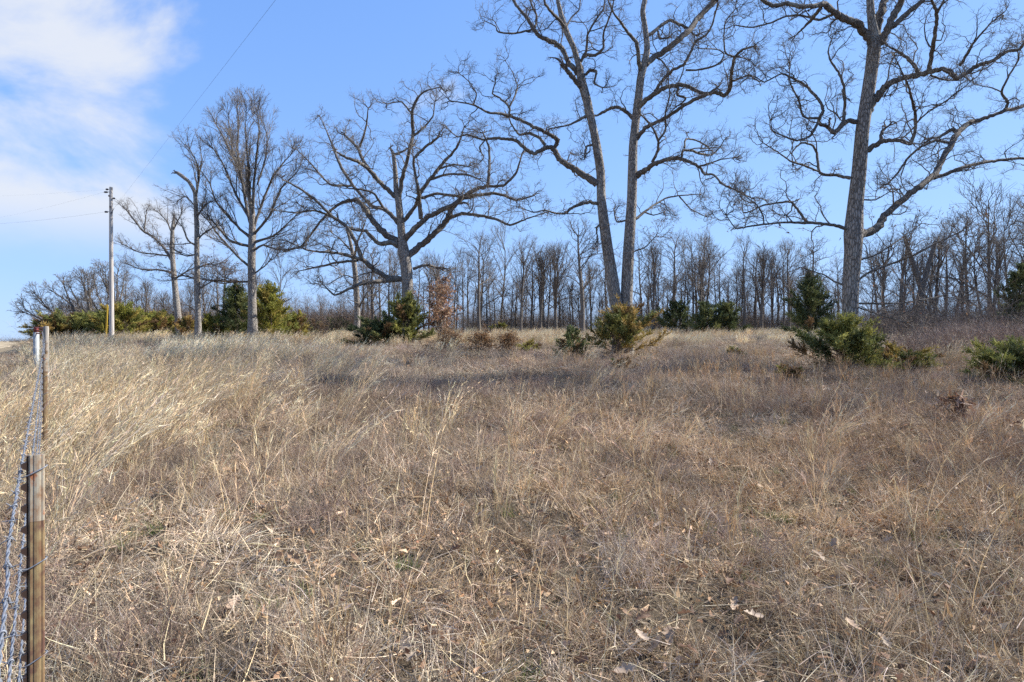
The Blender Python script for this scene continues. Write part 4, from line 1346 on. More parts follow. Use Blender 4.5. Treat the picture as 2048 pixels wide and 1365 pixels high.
def cedar(px, Z, ytop, ybase, wpx, pal, label, seed, shape=0.5, dens=1.0, rust=0.08, lift=0.15, skew=0.0, group=None, name='cedar_tree'):
    """shape 0: cone, 1: wide spreading bush; ragged upswept boughs carrying feathery sprays"""
    rng = np.random.default_rng(seed)
    x, y, z = at(px, Z)
    H = max((682.5 - ytop) / FPX * Z + CAMZ - z, 0.4)
    Wd = wpx / FPX * Z * 0.5
    r = thing(name, (x, y, z), label, 'cedar', group)
    pal = np.array(pal) * 1.4
    dens = dens * 0.6
    nb = int((26 + 17 * min(H, 4.5)) * (0.75 + 0.35 * dens))
    boughs, leaders = [], []
    roots, dr, cols, lens = [], [], [], []
    fs = 0.75 + 0.012 * Z                        # sprays are drawn a little coarser far away
    for i in range(nb):
        u = lift + (1 - lift) * (i + rng.uniform(0, 1)) / nb
        az = i * 2.399 + rng.normal(0, 0.5)
        cone = (1 - u) ** 0.8 * 1.05 + 0.10
        bush = 0.55 + 0.55 * sin(pi * min(1.0, 0.15 + u * 0.8))
        Lr = Wd * ((1 - shape) * cone + shape * bush) * rng.choice([0.6, 0.8, 1.0, 1.15], p=[0.25, 0.3, 0.35, 0.1]) * rng.uniform(0.85, 1.15)
        Lr *= 1 + skew * cos(az)
        el = radians((8 + 62 * u ** 1.2) if shape > 0.5 else (22 + 48 * u)) + rng.normal(0, 0.16)
        d = np.array([cos(az) * cos(el), sin(az) * cos(el), sin(el)])
        n = 6
        p = np.array([rng.normal(0, 0.03), rng.normal(0, 0.03), u * H * (0.50 + 0.35 * (1 - shape))])
        pts = [p]
        for k in range(n):
            d = d + rng.normal(0, 0.13, 3) + [0, 0, 0.07]
            d /= np.linalg.norm(d)
            pts.append(pts[-1] + d * Lr / n)
        pts = np.array(pts)
        pts[:, 2] = np.maximum(pts[:, 2], 0.04)
        boughs.append(pts)
        bc = pal[rng.integers(0, len(pal))] * rng.uniform(0.8, 1.25)
        dead = rng.random() < rust
        if dead:
            bc = np.array((0.22, 0.135, 0.06)) * rng.uniform(0.7, 1.2)
        ns = max(4, int(13 * Lr / (0.6 * fs) * (0.6 + 0.5 * dens)))
        for q in range(ns):                      # side sprays along the bough
            t = rng.uniform(0.18, 1.0) ** 0.75 * n
            i0 = min(int(t), n - 1); f = t - i0
            b0 = pts[i0] * (1 - f) + pts[i0 + 1] * f
            ax = norm(pts[i0 + 1] - pts[i0])
            sd = norm(ax * 0.75 + rnd_perp(ax, rng) * rng.uniform(0.2, 0.9) + [0, 0, 0.22])
            Ls = min(Lr * 0.45, 0.30 * fs) * rng.uniform(0.5, 1.2) * (1.15 - 0.4 * t / n)
            m = 16
            tt = np.linspace(0.05, 1.0, m)
            bs = b0 + sd * (Ls * tt)[:, None] + rng.normal(0, 0.012 * fs, (m, 3))
            roots.append(bs)
            dr.append(norm(sd * 0.9 + rng.normal(0, 0.42, (m, 3))))
            lens.append(Ls * rng.uniform(0.22, 0.5, m) * (1.15 - 0.5 * tt) + 0.02)
            sc_ = bc * rng.uniform(0.75, 1.3)
            cols.append(np.clip(sc_[None] * rng.uniform(0.75, 1.25, (m, 1)), 0.005, 1))
    R0, D0, C0, L0 = map(np.concatenate, (roots, dr, cols, lens))
    tip = R0 + D0 * L0[:, None]
    fz = H / max(np.quantile(tip[:, 2], 0.993), 0.1)
    fx = Wd * 1.02 / max(np.quantile(np.abs(tip[:, 0]), 0.97), 0.05)
    K = np.array([fx, fx, fz])
    n = len(R0)
    wid = (0.015 + 0.0006 * Z) * rng.uniform(0.6, 1.4, n)
    V, F, C = blades(R0 * K, D0, L0, wid, rng.normal(0, 0.22, (n, 3)), 1, C0, rng)
    wood = Tubes()
    wood.add([(0, 0, -0.1), (0.03, 0.02, H * 0.3), (-0.02, 0.0, H * 0.6), (0.0, 0.02, H * 0.88)], [0.03 * H ** 0.6 + 0.014, 0.024 * H ** 0.6, 0.014, 0.005], 6, (0.15, 0.11, 0.085))
    for pts in boughs:
        wood.add(pts * K, np.linspace(0.014, 0.003, len(pts)), 4, (0.14, 0.10, 0.075))
    obj('trunk', wood.mesh('cedar_wood', 'crown_twig', True, (0, 0, 0), True), r)
    obj('foliage', mesh_from('cedar_foliage', V, F, 'cedar_foliage', False, C), r)
    return r


cedar(1236, 23.8, 608, 712, 140, CED_B, 'brown-green bushy cedar growing in front of the twin-trunked oak', 931, 0.45, 1.0, 0.12, 0.10, 0.15)
cedar(1144, 22.5, 652, 725, 62, CED_D, 'small dark cedar left of the twin-trunked oak', 902, 0.45, 1.0, 0.25, 0.1)
cedar(1682, 17.6, 632, 742, 150, CED_G, 'bright green spreading cedar at the foot of the tall right oak', 903, 0.80, 1.5, 0.04, 0.16, -0.1)
cedar(1800, 18.2, 690, 742, 130, CED_B, 'low olive cedar sprawling right of the green cedar', 904, 1.0, 1.1, 0.12, 0.05)
cedar(2030, 14.6, 678, 770, 150, CED_G, 'green cedar cut by the right edge of the picture', 905, 0.85, 1.3, 0.02, 0.05)
cedar(1618, 41.0, 545, 655, 84, CED_D, 'dark pointed cedar left of the tall right oak trunk', 906, 0.30, 1.5, 0.04, 0.05)
cedar(1408, 52.0, 603, 655, 56, CED_D, 'left one of the dark cedar pair at the wood edge', 907, 0.3, 0.9, 0.0, 0.0)
cedar(1452, 52.5, 603, 655, 62, CED_D, 'right one of the dark cedar pair at the wood edge', 908, 0.45, 0.9, 0.0, 0.0)
cedar(1352, 56.0, 602, 655, 66, CED_D, 'greyish cedar at the wood edge left of the dark pair', 909, 0.2, 0.7, 0.0, 0.0)
cedar(752, 32.5, 636, 695, 92, CED_D, 'low dark cedar bush left of the broad oak trunk', 910, 0.9, 1.2, 0.05, 0.02)
cedar(812, 33, 588, 695, 92, CED_G, 'green cedar standing right before the broad oak trunk', 911, 0.55, 1.4, 0.03, 0.05)
cedar(472, 41.0, 566, 668, 66, CED_D, 'tall dark cedar left of the upswept tree', 912, 0.35, 1.4, 0.0, 0.03)
cedar(541, 40.0, 566, 672, 82, CED_Y, 'yellow-green cedar right of the upswept tree', 913, 0.35, 1.5, 0.03, 0.03)
cedar(112, 42.0, 622, 670, 84, CED_B, 'rusty leftmost cedar of the hedge behind the fence corner', 914, 0.75, 1.3, 0.3, 0.0)
cedar(165, 43.0, 626, 670, 90, CED_G, 'green middle cedar of the hedge left of the pole', 915, 0.85, 1.3, 0.05, 0.0)
cedar(206, 44.5, 622, 670, 70, CED_G, 'cedar hedge bush directly behind the yellow guy guard', 921, 0.8, 1.2, 0.1, 0.0)
cedar(248, 43.0, 606, 670, 78, CED_Y, 'rounded yellow-olive cedar just right of the utility pole', 916, 0.7, 1.4, 0.15, 0.0)
cedar(312, 49.0, 620, 665, 74, CED_Y, 'olive cedar behind the pale grass right of the pole', 917, 0.6, 1.1, 0.1, 0.0)
cedar(372, 44.0, 632, 668, 46, CED_B, 'small rusty cedar left of the ragged slim tree', 918, 0.7, 1.0, 0.3, 0.0)
cedar(428, 40.5, 628, 670, 60, CED_Y, 'olive cedar between the ragged tree and the dark cedar', 919, 0.6, 1.2, 0.1, 0.0)
cedar(590, 43.0, 622, 668, 50, CED_Y, 'small olive cedar right of the yellow-green cedar', 920, 0.5, 1.0, 0.2, 0.0)
cedar(625, 52.0, 640, 662, 44, CED_B, 'rusty low cedar in the gap under the broad oak', 922, 0.7, 1.0, 0.3, 0.0)
cedar(672, 54.0, 636, 662, 56, CED_D, 'dark low cedar in the gap under the broad oak', 923, 0.7, 1.0, 0.0, 0.0)
cedar(2040, 33.0, 528, 680, 80, CED_D, 'tall dark cedar at the right edge of the wood', 924, 0.35, 1.3, 0.0, 0.04)
cedar(1470, 22.5, 694, 722, 42, CED_B, 'tiny olive cedar seedling in the open field right of the twin oak', 925, 0.9, 0.7, 0.2, 0.0)
cedar(1000, 53.0, 645, 662, 30, CED_Y, 'tiny yellow-green cedar at the wood edge below the bell-crowned tree', 926, 0.5, 0.8, 0.1, 0.0)
cedar(1585, 15.2, 740, 765, 52, CED_B, 'withered brown cedar seedling left of the green spreading cedar', 927, 1.0, 0.5, 0.7, 0.0)
cedar(1060, 27, 680, 705, 44, CED_Y, 'small olive cedar among the rusty shrubs in mid field', 928, 0.8, 0.8, 0.2, 0.0)
cedar(1245, 18, 722, 745, 60, CED_B, 'rust-brown dead cedar seedling in front of the twin oak', 929, 1.0, 0.5, 0.9, 0.0)


# ------------------------------------------------------------------ shrubs with withered leaves
def leafy_shrub(px, Z, ytop, wpx, seed, label, nleaf, size, pal, stems=5, name='withered_shrub', cat='shrub', clear=0.0):
    rng = np.random.default_rng(seed)
    x, y, z = at(px, Z)
    H = (682.5 - ytop) / FPX * Z + CAMZ - z
    Wd = wpx / FPX * Z * 0.5
    r = thing(name, (x, y, z), label, cat)
    tr, tw = Tubes(), Tubes()
    for k in range(stems):
        d = np.array([rng.normal(0, 0.35) * Wd / H * 1.6, rng.normal(0, 0.3) * Wd / H * 1.6, 1.0]); d /= np.linalg.norm(d)
        pts, rad = wander(np.array([rng.normal(0, 0.06), rng.normal(0, 0.06), -0.05]), d, H * rng.uniform(0.7, 0.95), 7, rng, 0.10, 0.02, tr, 0.012 + 0.008 * H, 0.005, 5, TW_PAL[1])
        sprout(pts, rad, 0, [(0.16, Wd * 0.8, 35, 75, 5, 0.18, 0.03, 0.006), (0.14, Wd * 0.35, 30, 70, 3, 0.2, 0.03, 0.004)], rng, tw, max(0.15, clear))
    obj('stem', tr.mesh('shrub_stem', 'wood_bark'), r)
    obj('twigs', tw.mesh('shrub_twigs', 'crown_twig', True, (0, 0, 0), True), r)
    tips = np.array([it[0][j] for (k, s), items in tw.g.items() for it in items for j in (-1, k // 2)])
    p = tips[rng.integers(0, len(tips), nleaf)] + rng.normal(0, 0.05, (nleaf, 3))
    V, F, C = blades(p, dirs(rng, nleaf, -60, 40), rng.uniform(0.7, 1.4, nleaf) * size * 1.7, rng.uniform(0.6, 1.2, nleaf) * size, rng.normal(0, 0.5, (nleaf, 3)), 2, straw(rng, nleaf, pal), rng)
    lf = obj('leaves', mesh_from('shrub_leaves', V, F, 'dead_leaves', False, C), r)
    lf['kind'] = 'stuff'
    return r


RUST = ((0.29, 0.165, 0.095), (0.38, 0.24, 0.15), (0.22, 0.115, 0.065), (0.43, 0.29, 0.20))
BRN = ((0.20, 0.105, 0.045), (0.27, 0.155, 0.07), (0.14, 0.075, 0.035))
leafy_shrub(878, 33.6, 560, 105, 951, 'young oak holding rusty withered leaves right of the broad oak', 3300, 0.066, RUST, 5, 'young_oak', 'tree', 0.3)
leafy_shrub(900, 26.0, 668, 100, 952, 'rust-brown low shrub at the near edge of the pale grass, leftmost', 1800, 0.034, BRN, 9)
leafy_shrub(955, 25.8, 670, 90, 953, 'rust-brown low shrub in the middle of the three by the pale grass', 1800, 0.034, BRN, 9)
leafy_shrub(1015, 25.6, 671, 84, 954, 'rust-brown low shrub nearest the small dark cedar', 1500, 0.034, BRN, 8)
leafy_shrub(1908, 9.6, 790, 50, 955, 'oak sprout holding large brown curled leaves in the right foreground', 110, 0.075, ((0.26, 0.16, 0.10), (0.34, 0.24, 0.17), (0.14, 0.075, 0.05)), 3, 'oak_sprout', 'sprout')
leafy_shrub(1425, 6.6, 925, 46, 956, 'small dark oak sprout with brown leaves in the open middle foreground', 36, 0.035, ((0.16, 0.08, 0.05), (0.22, 0.12, 0.075)), 3, 'oak_sprout', 'sprout')


# ------------------------------------------------------------------ brush (uncountable twigs under the wood)
def brush_kind(seed, H, W, n, thick=0.007):
    rng = np.random.default_rng(seed)
    parts = []
    P0 = np.stack([rng.normal(0, W * 0.35, n), rng.normal(0, W * 0.35, n), np.zeros(n)], -1)
    D = dirs(rng, n, 40, 88)
    L = H * rng.uniform(0.5, 1.15, n)
    bend = rng.normal(0, 0.22, (n, 3))
    pal = [(0.13, 0.105, 0.085), (0.17, 0.14, 0.115), (0.10, 0.08, 0.068), (0.20, 0.165, 0.135)]
    parts.append(blades(P0, D, L, np.full(n, thick * 1.8), bend, 4, straw(rng, n, pal), rng))
    k = n * 9
    i = rng.integers(0, n, k); t = rng.uniform(0.2, 1, k)
    Pb = P0[i] + D[i] * (L[i] * t)[:, None] + bend[i] * (L[i] * t * t)[:, None]
    Db = norm(D[i] + rng.normal(0, 0.7, (k, 3)))
    parts.append(blades(Pb, Db, H * rng.uniform(0.12, 0.36, k), np.full(k, thick), rng.normal(0, 0.25, (k, 3)), 2, straw(rng, k, pal), rng))
    V, F, C = join(parts)
    return mesh_from('brush', V, F, 'brush_twig', False, C)


BR = [brush_kind(1000 + i, 2.6, 1.6, 34, 0.012) for i in range(4)] + [brush_kind(1010 + i, 1.0, 1.2, 50, 0.008) for i in range(3)]
b = np.random.default_rng(66)
n = 260
px = b.uniform(880, 1730, n); Z = b.uniform(58, 74, n)
X = (px - 1024) / FPX * Z
scatter('woodland_undergrowth', BR, on_ground(X, Z), b.uniform(0, 6.28, n), b.uniform(0.5, 1.3, n), b.integers(0, 4, n), np.ones((n, 3)) * 1.25, 'dark leafless undergrowth filling the far wood')
n = 190
px = b.uniform(1745, 2180, n); Z = b.uniform(31, 50, n)
X = (px - 1024) / FPX * Z
scatter('thicket_undergrowth', BR, on_ground(X, Z), b.uniform(0, 6.28, n), b.uniform(0.45, 1.3, n), b.integers(0, 4, n), b.uniform(1.0, 1.7, (n, 1)) * np.ones((1, 3)), 'tangled leafless undergrowth in the right-hand wood')
n = 560
px = b.uniform(1745, 2180, n); Z = b.uniform(20.5, 34, n)
X = (px - 1024) / FPX * Z
scatter('bramble_thicket', BR, on_ground(X, Z), b.uniform(0, 6.28, n), b.uniform(0.5, 1.3, n) * (0.6 + 0.4 * sstep(1750, 1980, px)), b.integers(4, 7, n), b.uniform(1.5, 2.5, (n, 1)) * [[1.05, 0.98, 0.95]],
        'low grey-brown bramble thicket in front of the right-hand wood')
n = 330
px = b.uniform(90, 760, n); Z = b.uniform(50, 74, n)
X = (px - 1024) / FPX * Z
scatter('copse_undergrowth', BR, on_ground(X, Z), b.uniform(0, 6.28, n), b.uniform(0.6, 1.25, n), b.integers(0, 4, n), np.ones((n, 3)) * [[1.15, 1.05, 0.95]], 'leafless undergrowth in the left copse')
n = 160
X = b.uniform(-1500, -300, n); Y = b.uniform(520, 640, n)
scatter('distant_treeline', BR[:4], on_ground(X, Y), b.uniform(0, 6.28, n), np.stack([b.uniform(4, 9, n), b.uniform(4, 9, n), b.uniform(1.2, 2.4, n)], -1), b.integers(0, 4, n), np.ones((n, 3)),
        'thin line of distant trees on the left horizon')


# ------------------------------------------------------------------ fence
FD = np.array([-0.755, 1.0]); FD = FD / np.linalg.norm(FD)        # fence direction
FN = np.array([-FD[1], FD[0]])                                    # left of the fence


def t_post(px, Z, ytop, label, steel_top=True):
    x = (px - 1024) / FPX * Z
    g0 = gz(x, Z)
    ztop = CAMZ + (682.5 - ytop) / FPX * Z
    H = ztop - g0
    r = thing('steel_t_post', (x, Z, g0), label, 'fence post', 'steel fence posts')
    r.rotation_euler = (0, 0, math.atan2(FD[1], FD[0]) - pi / 2 + 0.10)
    # face plate looks along the fence at the viewer: local -Y; web and studs point left (local -X)
    w, t = 0.033, 0.0035
    prof = [(-w / 2, 0.0), (-w / 2 + 0.003, -0.0028), (-w * 0.24, -0.0026), (-w * 0.17, -0.0038), (0.0, -0.0043), (w * 0.17, -0.0038), (w * 0.24, -0.0026), (w / 2 - 0.003, -0.0028), (w / 2, 0.0),
            (w / 2, t), (0.004, t + 0.001), (-0.004, t + 0.001), (-w / 2, t)]

    def prism(prof, z0, z1, mat, nm):
        n = len(prof)
        V = np.array([(a, b_, z) for z in (z0, z1) for a, b_ in prof])
        side = np.array([(i, (i + 1) % n, n + (i + 1) % n, n + i) for i in range(n)])
        me = bpy.data.meshes.new(nm)
        me.from_pydata([tuple(v) for v in V], [], [tuple(int(q) for q in s) for s in side] + [tuple(range(n - 1, -1, -1)), tuple(range(n, 2 * n))])
        me.materials.append(MATS[mat])
        me.update()
        return me
    cut = H - 0.17
    if steel_top:
        fp = obj('face_plate', prism(prof, -0.25, cut, 'rusty_post_paint', 'face'), r)
        obj('bare_steel_top', prism(prof, cut + 0.0005, H, 'post_bare_steel', 'face_top'), r)
    else:
        fp = obj('face_plate', prism(prof, -0.25, H, 'rusty_post_paint', 'face'), r)
    web = [(-w / 2 - 0.022, 0.0065), (-w / 2 + 0.0, 0.0065), (w * 0.2, 0.0065), (w * 0.2, 0.0120), (-w / 2 - 0.022, 0.0120)]
    # the stem of the T with its studs faces the wires
    web_o = obj('web', prism([(-w / 2 - 0.004, 0.0052), (w / 2 - 0.002, 0.0052), (w / 2 - 0.002, 0.010), (-w / 2 - 0.004, 0.010)], -0.25, H - 0.002, 'dark_post_web', 'web'), r)
    stud = bpy.data.meshes.new('stud')
    s0 = -w / 2 - 0.0035
    V = [(s0, 0.0, -0.011), (s0, 0.016, -0.011), (s0, 0.016, 0.011), (s0, 0.0, 0.011), (s0 - 0.011, 0.003, -0.003), (s0 - 0.011, 0.013, -0.003), (s0 - 0.011, 0.013, 0.006), (s0 - 0.011, 0.003, 0.006)]
    stud.from_pydata(V, [], [(0, 1, 2, 3), (7, 6, 5, 4), (0, 4, 5, 1), (1, 5, 6, 2), (2, 6, 7, 3), (3, 7, 4, 0)])
    stud.materials.append(MATS['dark_post_web'])
    k = 0
    z = H - 0.028
    while z > 0.1:
        obj('stud', stud, web_o, (0, 0, z))
        z -= 0.054
        k += 1
    return r, (x, Z, ztop, g0)


post1, pi1 = t_post(73.5, 1.6, 910, 'nearest rusty steel T-post, bare metal at its top, in the left foreground')
post2, pi2 = t_post(91, 6.2, 709, 'second steel T-post along the barbed wire fence', True)
post3, pi3 = t_post(93, 10.8, 682, 'third thin steel T-post just before the wooden corner post', True)

STR = [0.045, 0.282, 0.525, 0.80]      # strand distances below the post top


def clip(post, info, depth):
    """wire tie bent round the post's face"""
    z = info[2] - info[3] - depth
    t = Tubes()
    t.add([(-0.034, 0.002, z - 0.014), (-0.024, -0.0075, z - 0.012), (-0.012, -0.0092, z - 0.006), (0.004, -0.0095, z + 0.002), (0.0175, -0.0085, z + 0.009), (0.0215, -0.0025, z + 0.011), (0.019, 0.010, z + 0.010)], [0.0017] * 7, 6)
    obj('wire_clip', t.mesh('wire_clip', 'galvanised_wire'), [c for c in post.children if c.name.startswith('face_plate')][0])


for d in STR[:3]:
    clip(post1, pi1, d - 0.005)
    clip(post2, pi2, d * 0.7 + 0.02)
    clip(post3, pi3, d * 0.6 + 0.02)

# wooden corner post, white post and red brace rails
cx, cy, cz = at(92, 14.0)
ctop = CAMZ + (682.5 - 653) / FPX * 14.0
r = thing('wooden_fence_post', (cx, cy, cz), 'weathered grey wooden corner post at the end of the fence', 'fence post')
t = Tubes()
hh = ctop - cz
t.add([(0, 0, -0.3), (0.004, 0, 0.3), (-0.003, 0.002, 0.8), (0.002, 0, hh - 0.05), (0.002, 0, hh)], [0.062, 0.06, 0.057, 0.055, 0.048], 12)
obj('shaft', t.mesh('corner_post', 'weathered_wood'), r)
t = Tubes(); t.add([(0.002, 0, hh - 0.004), (0.002, 0, hh + 0.004)], [0.0475, 0.006], 12)
obj('end_grain', t.mesh('corner_post_top', 'weathered_wood', False), r)
wx, wy, wz = at(72.5, 15.6)
wtop = CAMZ + (682.5 - 665) / FPX * 15.6
r = thing('white_fence_post', (wx, wy, wz), 'white painted post with a dark red cap left of the wooden corner post', 'fence post')
V, F = box_verts(-0.045, 0.045, -0.045, 0.045, -0.3, wtop - wz)
obj('shaft', mesh_from('white_post', V, F, 'white_paint'), r)
V, F = box_verts(-0.035, 0.035, -0.035, 0.035, wtop - wz + 0.001, wtop - wz + 0.13)
obj('red_cap', mesh_from('red_cap', V, F, 'red_paint'), r)
br = thing('red_brace_rail', ((cx + wx) / 2, (cy + wy) / 2, wz), 'dark red rails bracing the wooden corner post to the white post', 'fence rail')
mid = np.array([(cx + wx) / 2, (cy + wy) / 2, wz])
for yy, rr in ((655.5, 0.016), (660.5, 0.014), (666.5, 0.017)):
    t = Tubes()
    a = np.array([cx, cy, CAMZ + (682.5 - yy) / FPX * 14.0]); e = np.array([wx, wy, CAMZ + (682.5 - yy - 0.5) / FPX * 15.6])
    a2 = a + (e - a) * 0.04
    t.add([a2 - mid, (a2 + e) / 2 - mid + [0, 0, -0.01], e - mid], [rr] * 3, 8)
    obj('rail', t.mesh('rail', 'red_paint'), br)

# barbed wire strands: two twisted wires each, barbs as pieces
post_pts = [pi1, pi2, pi3]


def strand(k):
    keys = []
    offs = FN * 0.036
    zc = [pi1[2] - STR[k], pi2[2] - STR[k] * 0.72 - 0.02, pi3[2] - STR[k] * 0.62 - 0.02]
    xy = [np.array([p_[0], p_[1]]) + FN * o_ for p_, o_ in zip(post_pts, (0.033, 0.031, 0.031))]
    # comes from behind the viewer
    back = xy[0] - FD * 2.6
    pts = [np.array([back[0], back[1], zc[0] - 0.10]), np.array([*(xy[0] - FD * 0.9), zc[0] - 0.045])]
    pts += [np.array([*p_, z]) for p_, z in zip(xy, zc)]
    pts.append(np.array([cx + FN[0] * 0.07, cy + FN[1] * 0.07, ctop - 0.08 - STR[k] * 0.75]))
    P = catmull(np.array(pts), 40)
    # even arc length
    s = np.concatenate([[0], np.cumsum(np.linalg.norm(np.diff(P, axis=0), axis=1))])
    m = int(s[-1] / 0.015)
    u = np.linspace(0, s[-1], m)
    P = np.stack([np.interp(u, s, P[:, i]) for i in range(3)], -1)
    T = norm(np.gradient(P, axis=0))
    U = norm(np.cross(T, [0, 0, 1.0])); W = np.cross(T, U)
    org = np.array([pi1[0] + FN[0] * 0.033, pi1[1] + FN[1] * 0.033, pi1[3]])
    names = ['top', 'second', 'third', 'lowest']
    r = thing('barbed_wire', tuple(org), '%s strand of the twisted barbed wire fence on the left' % names[k], 'barbed wire', 'barbed wire strands')
    for ph in (0, pi):
        a = u / 0.085 * 2 * pi + ph
        H = P + (U * np.cos(a)[:, None] + W * np.sin(a)[:, None]) * 0.0016
        t = Tubes(); t.add(H - org, [0.00165] * m, 5)
        obj('twisted_wire', t.mesh('twisted_wire', 'galvanised_wire'), r)
    rng = np.random.default_rng(1200 + k)
    far = Tubes()
    kinds = []
    for q in range(3):
        t = Tubes()
        rg = np.random.default_rng(1300 + q)
        # two wires wound once round the strand, four sharp points
        for e in range(2):
            a = np.linspace(0, 2 * pi, 9) + e * pi * 0.5
            coil = np.stack([np.linspace(-0.004, 0.004, 9) + e * 0.004, 0.0042 * np.cos(a), 0.0042 * np.sin(a)], -1)
            d0 = norm(np.array([rg.normal(0, 0.3), -sin(a[0]) + rg.normal(0, .3), cos(a[0]) + rg.normal(0, .3)]))
            d1 = norm(np.array([rg.normal(0, 0.3), -sin(a[-1]) + rg.normal(0, .3), cos(a[-1]) + rg.normal(0, .3)]))
            pts_ = np.vstack([coil[0] - d0 * 0.015, coil[0] - d0 * 0.008, coil, coil[-1] + d1 * 0.008, coil[-1] + d1 * 0.015])
            t.add(pts_, [0.0004, 0.0010] + [0.0012] * 9 + [0.0010, 0.0004], 5)
        kinds.append(t.mesh('barb', 'galvanised_wire'))
    sb = 0.06 + rng.uniform(0, 0.1)
    while sb < s[-1] - 0.1:
        p = np.array([np.interp(sb, u, P[:, i]) for i in range(3)])
        tt = norm(np.array([np.interp(sb, u, T[:, i]) for i in range(3)]))
        o = obj('barb', kinds[int(rng.integers(0, 3))], r, tuple(p - org))
        q = Vector(tt).to_track_quat('X', 'Z')
        o.rotation_mode = 'QUATERNION'
        from mathutils import Quaternion
        o.rotation_quaternion = q @ Quaternion((1, 0, 0), rng.uniform(0, 6.28))
        sb += 0.125 * rng.uniform(0.9, 1.1)


for k in range(4):
    strand(k)


# ------------------------------------------------------------------ utility pole and wires
ux, uy, uz = at(222, 38.5)
utop = CAMZ + (682.5 - 375) / FPX * 38.5
pole = thing('utility_pole', (ux, uy, uz), 'weathered wooden utility pole rising above the golden grass at left', 'utility pole')
UH = utop - uz
t = Tubes(); t.add([(0.06, 0, -0.5), (0.045, 0, 0.0), (0.02, 0, UH * 0.4), (0.0, 0, UH * 0.8), (0, 0, UH)], [0.145, 0.14, 0.125, 0.102, 0.092], 16)
obj('shaft', t.mesh('pole', 'pole_wood'), pole)
t = Tubes(); t.add([(0, 0, UH - 0.002), (0.01, 0, UH + 0.012)], [0.091, 0.01], 16)
obj('roof', t.mesh('pole_top', 'weathered_wood'), pole)


def zp(py):
    return CAMZ + (682.5 - py) / FPX * 38.5 - uz


# hardware: strain insulators towards the left, bracket towards the right
ends = {}


def insulator(nm, z, side, length):
    t = Tubes()
    x0 = side * 0.105
    pts = [(x0, -0.02, z), (x0 + side * length * 0.3, -0.02, z - 0.01), (x0 + side * length * 0.31, -0.02, z - 0.01)]
    rr = [0.018, 0.018, 0.05]
    for q in range(4):
        f = 0.35 + q * 0.13
        pts += [(x0 + side * length * f, -0.02, z - 0.012), (x0 + side * length * (f + 0.06), -0.02, z - 0.012), (x0 + side * length * (f + 0.07), -0.02, z - 0.012)]
        rr += [0.058, 0.058, 0.03]
    pts.append((x0 + side * length, -0.02, z - 0.02)); rr.append(0.014)
    t.add(pts, rr, 8)
    obj('insulator', t.mesh('insulator', 'insulator'), pole)
    return np.array([ux, uy, uz]) + np.array(pts[-1])


e1 = insulator('a', zp(384.5), -1, 0.34)
e2 = insulator('b', zp(379), -1, 0.22)
e3 = insulator('c', zp(424), -1, 0.30)
e4 = insulator('d', zp(397), 1, 0.16)
t = Tubes()
t.add([(0.02, -0.11, zp(427)), (0.06, -0.13, zp(427.5)), (0.13, -0.12, zp(426)), (0.17, -0.12, zp(424)), (0.22, -0.13, zp(421)), (0.30, -0.16, zp(417.5))], [0.022, 0.022, 0.02, 0.018, 0.016, 0.012], 6)
obj('service_bracket', t.mesh('bracket', 'insulator'), pole)
for (py, dx) in ((393, -0.04), (415, 0.02)):
    V, F = box_verts(dx - 0.035, dx + 0.035, -0.15, -0.095, zp(py) - 0.05, zp(py) + 0.05)
    obj('bolt_plate', mesh_from('bolt_plate', V, F, 'insulator'), pole)
e5 = np.array([ux + 0.30, uy - 0.16, uz + zp(417.5)])


def wire(a, b_, sag, rad, label, n=24):
    a = np.asarray(a, float); b_ = np.asarray(b_, float)
    tt = np.linspace(0, 1, n)
    P = a[None] * (1 - tt)[:, None] + b_[None] * tt[:, None]
    P[:, 2] -= sag * 4 * tt * (1 - tt)
    t = Tubes(); t.add(P - a, [rad] * n, 5)
    o = obj('power_line', t.mesh('power_line', 'line_wire'), None, tuple(a))
    tag(o, label, 'power line', 'power lines')


def pixel(px, py, Z):
    return np.array([(px - 1024) / FPX * Z, Z, CAMZ + (682.5 - py) / FPX * Z])


d = pixel(556, -6, 11.0)
over = e5 + (d - e5) * 1.75
wire(e5, over, 0.0, 0.0021, 'long power line slanting from the pole up over the viewer')
wire(e1, pixel(-120, 452, 70), 0.35, 0.0020, 'power line leaving the pole top to the left, lower of two')
wire(e2, pixel(-160, 392, 70), 0.25, 0.0016, 'uppermost power line leaving the pole top to the left')
wire(e3, pixel(-200, 446, 64), 0.5, 0.0036, 'power line leaving the middle of the pole to the left')
wire(e4, pixel(330, 470, 110), 0.3, 0.008, 'thin power line dropping behind the trees right of the pole')

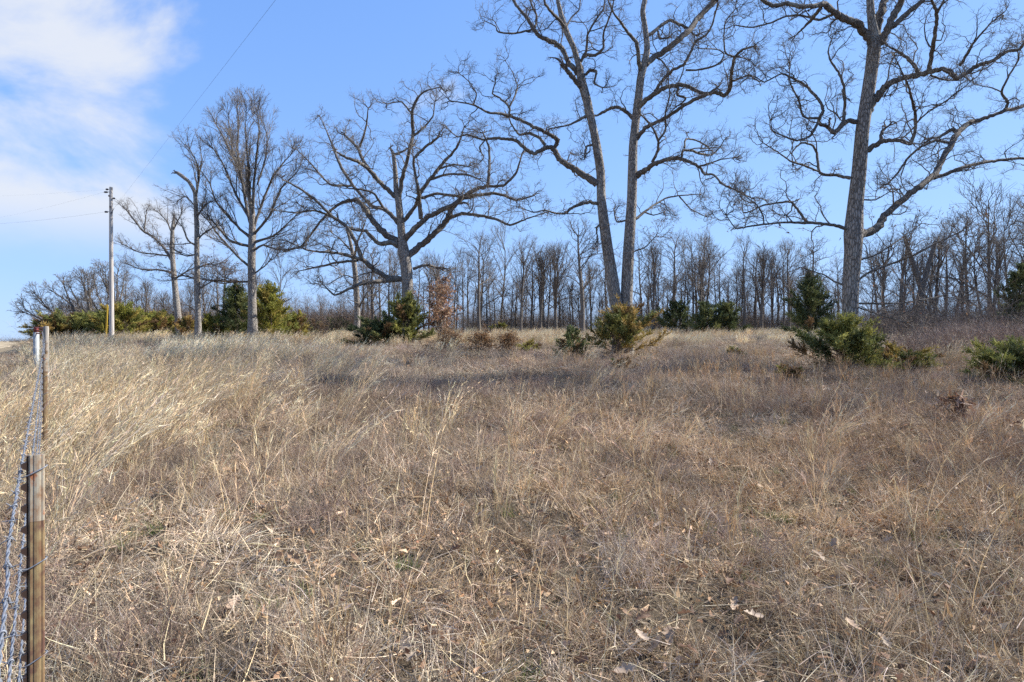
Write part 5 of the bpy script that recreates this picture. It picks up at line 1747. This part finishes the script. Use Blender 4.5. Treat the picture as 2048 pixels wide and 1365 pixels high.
# guy wire with its yellow guard
ax, ay, az = at(211.5, 41.5)
gw = thing('guy_wire', (ax, ay, az), 'guy wire with a yellow plastic guard left of the utility pole', 'guy wire')
top = np.array([ux - 0.05, uy + 0.10, uz + zp(600)]) - np.array([ax, ay, az])
top2 = np.array([ux - 0.02, uy + 0.11, uz + zp(430)]) - np.array([ax, ay, az])
t = Tubes(); t.add([(0, 0, -0.2), top2 * 0.5, top2], [0.012] * 3, 6)
obj('cable', t.mesh('guy_cable', 'line_wire'), gw)
t = Tubes(); t.add([top2 * 0.01, top2 * 0.14, top2 * 0.30], [0.05, 0.05, 0.05], 8)
obj('yellow_guard', t.mesh('guard', 'yellow_guard'), gw)


# ------------------------------------------------------------------ single fallen leaves large enough to pick out
LK = [leaf_mesh(1400 + i, 0.095, 'dead_leaves', ((0.30, 0.20, 0.13), (0.40, 0.30, 0.21), (0.20, 0.12, 0.08))) for i in range(5)]
LP = leaf_mesh(1453, 0.095, 'dead_leaves', ((0.38, 0.30, 0.22),))
spots = [(825, 1300, 1, 'pale tan curled oak leaf near the bottom middle of the picture'), (812, 1276, 1, 'pale tan oak leaf just above the curled one at bottom middle'),
         (1768, 1292, 1, 'pale tan oak leaf in the bottom right foreground'), (100, 1232, 0, 'tan fallen leaf lying just right of the nearest steel post'),
         (916, 1335, 0, 'long brown folded leaf at the bottom edge, right of the two pale leaves'), (1032, 1248, 0, 'dark brown curled leaf right of the long folded leaf')]
for (px, py, pale, lab) in spots:
    Z = 2001.0 / (py - 632.5 + 50)
    x, y, z = at(px, Z)
    o = obj('fallen_leaf', LP if pale else LK[int(wr.integers(0, 5))], None, (x, y, z + 0.10))
    o.rotation_euler = (wr.normal(0.35, 0.3), wr.normal(0, 0.3), wr.uniform(0, 6.28))
    tag(o, lab, 'leaf', 'fallen leaves')
for i in range(46):
    px = wr.uniform(120, 2020); py = wr.uniform(1010, 1355)
    Z = 2001.0 / (py - 632.5 + 50)
    x, y, z = at(px, Z)
    o = obj('fallen_leaf', LK[int(wr.integers(0, 5))], None, (x, y, z + wr.uniform(0.07, 0.12)))
    o.rotation_euler = (wr.normal(0.2, 0.45), wr.normal(0, 0.45), wr.uniform(0, 6.28))
    s = wr.uniform(0.6, 1.0)
    o.scale = (s, s, s)
    tag(o, 'small brown oak leaf caught in the matted foreground grass', 'leaf', 'small fallen leaves')
